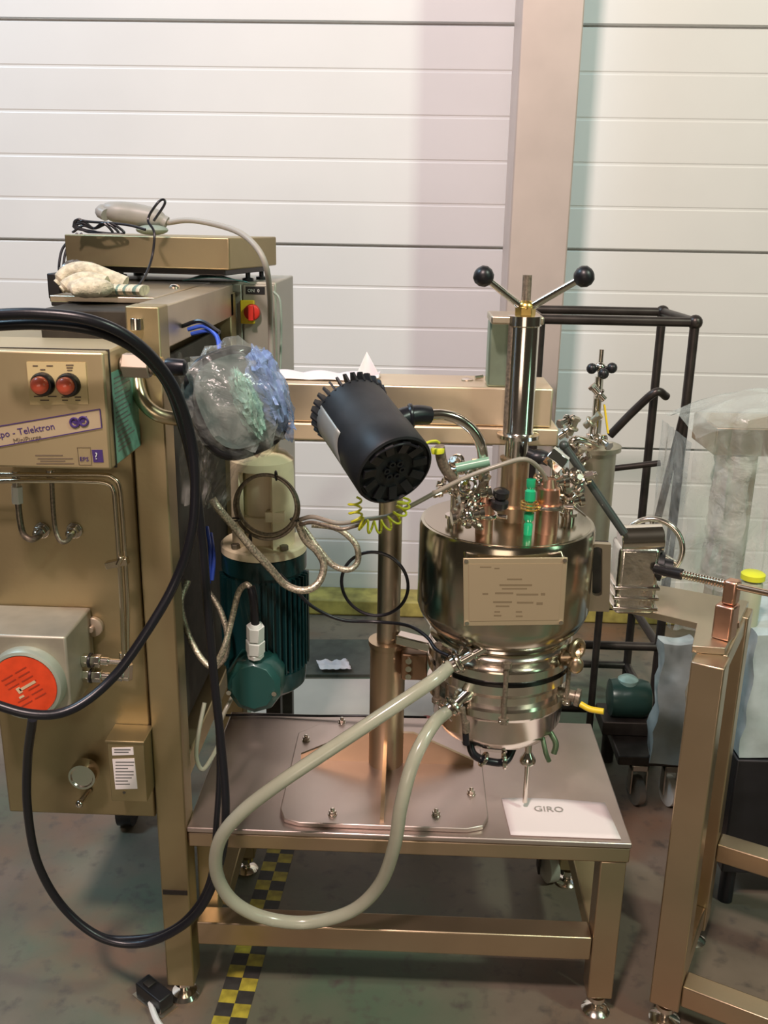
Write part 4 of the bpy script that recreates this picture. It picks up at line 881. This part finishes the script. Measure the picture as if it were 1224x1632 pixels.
obj('gearbox_nose', MB().lathe((gx1,GY-.005,Z(900,GY,1050)), (1,-.25,-.1), [(.030,0),(.030,.012),(.018,.014),(.018,.03)], 28), BLACKP, gb)
hc = at(1038, 874, 1.93); hn = V((-.25,-1,.12)).normalized(); HR = .064
hw = obj('handwheel', MB().torus(hc, hn, HR, .0062, 56, 12), POL, rf, label='polished handwheel')
_, hu, hv = MB().frame(hn)
for k in range(3):
    t = 2*math.pi*k/3+.6; obj('spoke', MB().cyl(hc, hc+hu*math.cos(t)*(HR-.004)+hv*math.sin(t)*(HR-.004), .005), POL, hw)
obj('hub', MB().lathe(hc-hn*.012, hn, [(.014,-.06),(.014,0),(.016,.004),(.016,.02)], 24), POL, hw)
s0, s1 = at(1052,908,1.76), at(1236,948,1.62); sd = (s1-s0).normalized()
mb = MB().cyl(s0, s0+(s1-s0)*.18, .010)
obj('shaft', MB().cyl(s0, s1, .0062), mat('shaft_steel', (.72,.52,.38), 1, .25), rf, label='long threaded shaft')
obj('shaft_socket', MB().cyl(s0-sd*.01, s0+sd*.045, .011), BLACKP, rf)
cs2 = MB()
for i in range(16): cs2.torus(s0+sd*(.05+.0056*i), sd, .0072, .0018, 16, 6)
obj('thread', cs2, POL, rf)
bk = at(1166, 943, 1.675)
obj('bearing_block', MB().obox(bk+V((0,0,0)), sd, sd.cross(V((0,0,1))), (0,0,1), .026, .028, .048), COPPER, rf, bev=.005)
bb2 = at(1160, 984, 1.675)
obj('bearing_base', MB().obox(V((bk.x-.004,bk.y,(za+.014+bk.z-.024)/2)), sd, sd.cross(V((0,0,1))), (0,0,1), .036, .036, bk.z-.024-za-.015), COPPER, rf, bev=.004)
obj('drip_plug', MB().lathe((bk.x+.03,bk.y+.06,za+.014), (0,0,1), [(.016,0),(.014,.010),(.006,.014)], 20), COPPER, rf)
# lever rod
o = obj('lever_rod', MB().cyl(at(899,710,1.79), at(995,850,1.765), .0082).sphere(at(899,710,1.79), .010), mat('dark_grey_rod', (.07,.085,.08), .4, .4)); tag(o, 'dark grey straight rod leaning from beam end to the gearbox', 'rod')

# ------------------------------------------------------------------ background
# dark pipe rack
RY0, RY1 = 2.70, 3.02
rk = thing('pipe_rack', 'dark open pipe frame rack standing behind the mixing vessel', 'rack', (X(960,1100,2.85), 2.86, 0))
rx1 = X(1108,512,RY0); rx0 = X(862,510,RY0); rz1 = Z(511,RY0,980); rr = .0135
rx1b = X(1072,492,RY1)
rx1b = rx1-.012
def pp(a, b_, nm='rail'): return obj(nm, MB().cyl(a, b_, rr, n=16), RACK, rk)
pp((rx0,RY0,rz1), (rx1,RY0,rz1)); pp((rx0,RY1,rz1), (rx1b,RY1,rz1)); pp((rx1,RY0,rz1), (rx1b,RY1,rz1)); pp((rx0,RY0,rz1), (rx0,RY1,rz1))
for x, y in ((rx0,RY0),(rx1,RY0),(rx0,RY1),(rx1b,RY1)): pp((x,y,.06), (x,y,rz1), 'leg')
for z in (.36, .14):
    pp((rx0,RY0,z), (rx1,RY0,z)); pp((rx0,RY1,z), (rx1b,RY1,z)); pp((rx1,RY0,z), (rx1b,RY1,z))
for c in ((rx1,RY0,rz1),(rx1b,RY1,rz1)): obj('corner_joint', MB().sphere(c, .021, n=16), RACK, rk)
for x, y in ((rx0,RY0),(rx1,RY0),(rx0,RY1),(rx1b,RY1)): obj('foot', MB().cyl((x,y,0), (x,y,.06), .02), BLACKR, rk)
c1_, c2_ = at(1045,625,RY0-.03), at(972,694,RY0+.02)
obj('brace', MB().tube([c2_, at(1010,655,RY0), c1_, at(1062,632,RY0)], .012, 12), RACK, rk)
obj('brace', MB().cyl(at(1092,650,RY0-.01), at(1040,860,RY0-.01), .011), RACK, rk)
obj('brace', MB().cyl(at(965,748,RY0), at(1052,738,RY0), .009), RACK, rk)
# second smaller vessel behind
by = 2.45
bv = thing('small_vessel', 'smaller steel vessel with clamp fittings and black star knob in the background', 'vessel', (X(940,850,by), by, 0))
bx_ = X(942,760,by)
zt = Z(710, by, 945)
OL = mat('olive_steel', (.50,.47,.36), .9, .38, var=.08)
obj('body', MB().lathe((bx_,by,.62), (0,0,1), [(.03,0),(.056,.03),(.060,.06),(.060,zt-.62-.012),(.072,zt-.62-.010),(.072,zt-.62+.002),(.05,zt-.62+.006)], 36), OL, bv)
for dx in (-.055, .055): obj('leg', MB().cyl((bx_+dx,by,.05), (bx_+dx,by,.68), .010), DARK, bv)
obj('foot_plate', MB().box(bx_-.09, bx_+.09, by-.09, by+.09, .0, .05), DARK, bv, bev=.005)
obj('stem', MB().cyl((bx_,by,zt), (bx_,by,Z(600,by,945)), .011).lathe((bx_,by,Z(690,by)), (0,0,1), [(.022,0),(.022,.01),(.016,.012),(.016,.05),(.02,.052)], 24), POL, bv)
kz = Z(585, by, 945)
obj('star_knob_hub', MB().cyl((bx_,by,kz-.03), (bx_,by,kz+.045), .006).sphere((bx_,by,kz), .014), POL, bv)
for dx, dy, dz in ((.028,-.01,.0),(-.024,-.014,-.002),(.004,-.03,-.012)):
    obj('knob', MB().cyl((bx_,by,kz), (bx_+dx,by+dy,kz+dz), .004, n=10).sphere((bx_+dx,by+dy,kz+dz), .014, n=14), BLACKP, bv)
rnd = random.Random(4)
for (x, y) in ((905,670),(900,690),(915,705),(930,712),(912,682),(925,735),(955,628),(942,672),(920,722),(960,702)):
    c = at(x, y, by-.06+rnd.uniform(-.03,.05)); d = V((rnd.uniform(-1,1), rnd.uniform(-1,.2), rnd.uniform(-.5,1))).normalized()
    q = MB().torus(c, d, .013, .004, 24, 8).cyl(c-d*.02, c+d*.022, .009, n=14).hexn(c+d*.022, c+d*.030, .012)
    obj('clamp_fitting', q, POL if rnd.random() < .7 else OL, bv)
obj('yellow_lever', MB().bar(at(963,645,by-.05), at(969,690,by-.05), .012, .004, (1,0,0)), YEL, bv, label='yellow lever')
obj('side_pipe', MB().tube([V((bx_,by-.04,zt+.01)), at(920,700,by-.06), at(906,712,by-.06), at(898,735,by-.04)], .010, 12), POL, bv)
# pump near the floor
pu = thing('small_pump', 'dark green floor pump standing behind right end of the table', 'pump', (X(1005,1130,2.55), 2.55, 0))
pX, pY = X(1000,1120,2.55), 2.55; pz_ = Z(1112,2.55,1000)
obj('body', MB().lathe((pX-.06,pY,pz_), (1,0,0), [(.03,0),(.055,.006),(.058,.02),(.058,.10),(.05,.12),(.02,.13)], 28), mat('dark_green', (.02,.06,.05), .2, .3), pu)
obj('base', MB().box(pX-.08, pX+.09, pY-.06, pY+.06, .1655, pz_-.05), DARK, pu, bev=.004)
obj('cap', MB().lathe((pX-.005,pY,pz_+.05), (0,0,1), [(.03,0),(.03,.012),(.02,.02),(0,.024)], 20), mat('pale_teal', (.25,.42,.38), .3, .3), pu)
# trolley with casters
tr2 = thing('low_trolley', 'low dark trolley with one grey and one white caster behind the table', 'trolley', (X(1045,1210,2.4), 2.45, 0))
ty = 2.42
obj('deck', MB().box(X(985,1160,ty), X(1090,1160,ty), ty-.04, ty+.235, .135, .165), DARK, tr2, bev=.004)
for x, y, m_, lab in ((1018,1222,mat('grey_wheel', (.20,.19,.16), .2, .4),'grey caster'),(1070,1232,WHITEP,'white caster')):
    c = at(x, y, ty-.02); c.z = .045
    w_ = obj('caster', MB().lathe((c.x-.014,c.y,.045), (1,.25,0), [(.03,0),(.045,.004),(.045,.024),(.03,.028)], 32), m_, tr2, label=lab)
    obj('fork', MB().box(c.x-.024, c.x-.018, c.y-.018, c.y+.02, .04, .134).box(c.x+.019, c.x+.025, c.y-.018, c.y+.02, .04, .134).box(c.x-.024, c.x+.025, c.y-.018, c.y+.02, .115, .134), mat('fork_zinc', (.5,.48,.42), 1, .3), w_, bev=.002)
for x in (1000, 1075): obj('leg', MB().cyl((X(x,1160,ty),ty+.21,0), (X(x,1160,ty),ty+.21,.135), .02), DARK, tr2)
pc = thing('caster_dolly', 'pale caster and bracket seen through the gap below the tabletop', 'caster', (X(872,1385,2.05), 2.1, 0))
c = at(872, 1375, 2.30)
c = atz(874, 1392, .02); 
obj('wheel', MB().lathe((c.x-.016,c.y,.045), (1,.3,0), [(.03,0),(.045,.004),(.045,.028),(.03,.032)], 32), mat('pale_wheel', (.40,.40,.34), 0, .5), pc)
obj('bracket', MB().box(c.x-.03, c.x+.035, c.y-.03, c.y+.03, .094, .104).box(c.x-.03, c.x-.024, c.y-.02, c.y+.02, .03, .094).box(c.x+.029, c.x+.035, c.y-.02, c.y+.02, .03, .094), DARK, pc, bev=.002)
# plastic wrapped machine at right
WYm = 2.30
wm = thing('wrapped_machine', 'steel machine head shrouded in cloudy plastic film at right edge', 'machine', (X(1170,1000,WYm), WYm+.1, 0))
wx0 = X(1140,700,WYm)
obj('head', MB().box(wx0, wx0+.45, WYm, WYm+.2, Z(727,WYm,1180), Z(682,WYm,1180)), GOLDS, wm, bev=.004)
obj('column', MB().box(X(1142,900,WYm+.03), X(1186,900,WYm+.03), WYm+.03, WYm+.11, .05, Z(728,WYm,1180)), GOLDS, wm, bev=.004)
obj('base', MB().box(X(1142,900,WYm+.03)-.004, wx0+.5, WYm+.02, WYm+.13, 0, .05), DARK, wm, bev=.004)
def wfn(a, b_):
    x = X(1096,700,WYm)+a*.62; zt2 = Z(690,WYm,1180)+.07*math.sin(min(1,a*1.6)*math.pi*.75)
    if b_ < .25: t = b_/.25; y = WYm+.24-t*.30; z = zt2+.012*noise.noise(V((a*9,t*4,2)))+.02*(1-abs(2*t-1))
    else: t = (b_-.25)/.75; y = WYm-.06+.02*noise.noise(V((a*16,t*3,7)))+.012*noise.noise(V((a*40,t*5,1))); z = zt2-t*(zt2-.62)+.012*noise.noise(V((a*12,t*2,3)))
    return V((x+.010*noise.noise(V((a*8,b_*9,5))), y, z))
obj('plastic_shroud', MB().grid(wfn, 70, 70), WRAPG, wm, label='cloudy plastic shroud')
def wfn2(a, b_):
    x = X(1096,700,WYm)+.012*noise.noise(V((a*12,b_*3,8)))-.006; zt2 = Z(700,WYm,1180)
    return V((x, WYm-.058+a*.29, zt2-b_*(zt2-.62)))
obj('plastic_shroud', MB().grid(wfn2, 16, 40), WRAPG, wm)
sb_ = blob
# wrapped tubes inside: bubbled column wrap
cw = MB().grid(lambda a, b_: V((X(1162,900,WYm)+(.042+.010*noise.noise(V((a*9,b_*14,2))))*math.cos(a*6.283), WYm+.07+(.075+.01*noise.noise(V((a*7,b_*12,4))))*math.sin(a*6.283)-.0, Z(728,WYm,1180)-b_*.36)), 32, 50)
obj('column_wrap', cw, WRAPS, wm, label='crumpled shiny wrap around the column')
# wrapped lower box with yellow capped jar
lb_ = thing('wrapped_box', 'pale blue film wrapped box on a black base behind the right stand', 'box', (X(1240,1230,2.0), 2.0, 0))
lx0 = X(1188,1150,1.98)
obj('base', MB().box(lx0-.01, lx0+.34, 1.97, 2.22, .10, Z(1212,1.97,1200)), BLACKP, lb_, bev=.004)
for dx in (.02, .30):
    for y in (2.0, 2.19): obj('foot', MB().cyl((lx0+dx,y,0), (lx0+dx,y,.10), .018), BLACKR, lb_)
zb_ = Z(1212,1.97,1200); ztb = Z(1012,1.98,1200)
def boxwrap(x0, x1, y0, y1, z0_, z1_, seed, amp=.012, nn=14):
    mb = MB(); bm = bmesh.new(); bmesh.ops.create_cube(bm, size=1); bmesh.ops.subdivide_edges(bm, edges=bm.edges, cuts=nn, use_grid_fill=True)
    vs_ = []
    for v in bm.verts:
        p = V((x0+(v.co.x+.5)*(x1-x0), y0+(v.co.y+.5)*(y1-y0), z0_+(v.co.z+.5)*(z1_-z0_))); q = noise.noise_vector(p*14+V((seed,0,0)))*amp; q.z = q.z if v.co.z > -.49 else 0
        if abs(v.co.z+.5) < .01: p.z = z0_
        vs_.append(p+q)
    bm.verts.index_update(); mb.add(vs_, [tuple(v.index for v in f.verts) for f in bm.faces]); bm.free(); return mb
PALE = mat('pale_blue_film', (.42,.50,.50), 0, .25, var=.15, scale=12, bump=.6, bscale=30, coat=.4)
obj('film_body', boxwrap(lx0-.004, lx0+.33, 1.975, 2.215, zb_+.004, ztb, 2), PALE, lb_)
jr = thing('capped_jar', 'pale jar with a yellow green cap on the film wrapped box', 'jar', (X(1205,960,2.02), 2.04, ztb))
jx = X(1204, 930, 2.02); jt = Z(922,2.02,1204)
obj('jar_body', MB().lathe((jx,2.04,ztb-.004), (0,0,1), [(.022,0),(.024,.006),(.024,jt-ztb-.014),(.020,jt-ztb-.006)], 28), mat('jar_glass', (.42,.44,.30), 0, .25), jr)
obj('cap', MB().lathe((jx,2.04,jt-.008), (0,0,1), [(.027,0),(.027,.012),(.022,.016),(0,.017)], 28), YG, jr, label='yellow green cap')
o = obj('wrapped_bundle', boxwrap(X(1055,1060,2.34), X(1102,1060,2.34), 2.34, 2.40, .17, Z(1022,2.34,1080), 9, .016, 10), PALE); 
o.location.z = .166; tag(o, 'white wrapped bundle standing on the low trolley', 'bundle')
# boards and bits on the floor behind the table
o = obj('pale_board', MB().prism([atz(392,1150,.008), atz(700,1150,.008), atz(690,1082,.008), atz(430,1082,.008)], (0,0,.008)), mat('pale_board', (.46,.43,.39), .1, .45, var=.06, scale=6)); o.location.z = .0; tag(o, 'pale flat board lying on the floor behind the table', 'board')
o = obj('dark_mat', MB().prism([atz(455,1078,.004), atz(592,1078,.004), atz(588,1022,.004), atz(470,1022,.004)], (0,0,.012)), mat('dark_mat', (.07,.075,.06), 0, .7, var=.2)); o.location.z = .0; tag(o, 'dark grey mat on the floor behind the motor', 'mat')
o = obj('crumpled_paper', MB().grid(lambda a, b_: atz(510+50*a-6*b_, 1066-14*b_, .03)+V((0,0,.012*noise.noise(V((a*5,b_*5,1))))), 14, 8), PAPER, solid=.001); tag(o, 'crumpled white paper scrap on the dark mat', 'paper')
o = obj('red_container', MB().lathe((X(682,1095,2.35),2.35,0), (0,0,1), [(.05,0),(.055,.01),(.055,.22),(.045,.25),(.02,.26),(.02,.28),(0,.281)], 28), mat('dark_red', (.25,.03,.02), 0, .4)); tag(o, 'dark red container on the floor between column and vessel', 'container')
# small block and strap by cabinet foot
bkx = thing('caster_brake', 'black angled block with a white strap beside the cabinet foot', 'block', atz(250,1590,0))
q = atz(246,1584,.02); d_ = V((.80,-.60,0))
obj('block', MB().obox(q, d_, (.60,.80,0), (0,0,1), .082, .036, .034), BLACKP, bkx, bev=.003)
obj('button', MB().obox(q+V((0,0,.0195))-d_*.015, d_, (.6,.8,0), (0,0,1), .02, .02, .005), DARK, bkx, bev=.001)
obj('plate', MB().obox(q+V((0,0,-.0185)), d_, (.60,.80,0), (0,0,1), .10, .042, .003), STEEL, bkx)
obj('strap', MB().tube([atz(240,1598,.012), atz(244,1612,.010), atz(252,1630,.008), atz(268,1650,.008)], .0065, 8), WHITEP, bkx)
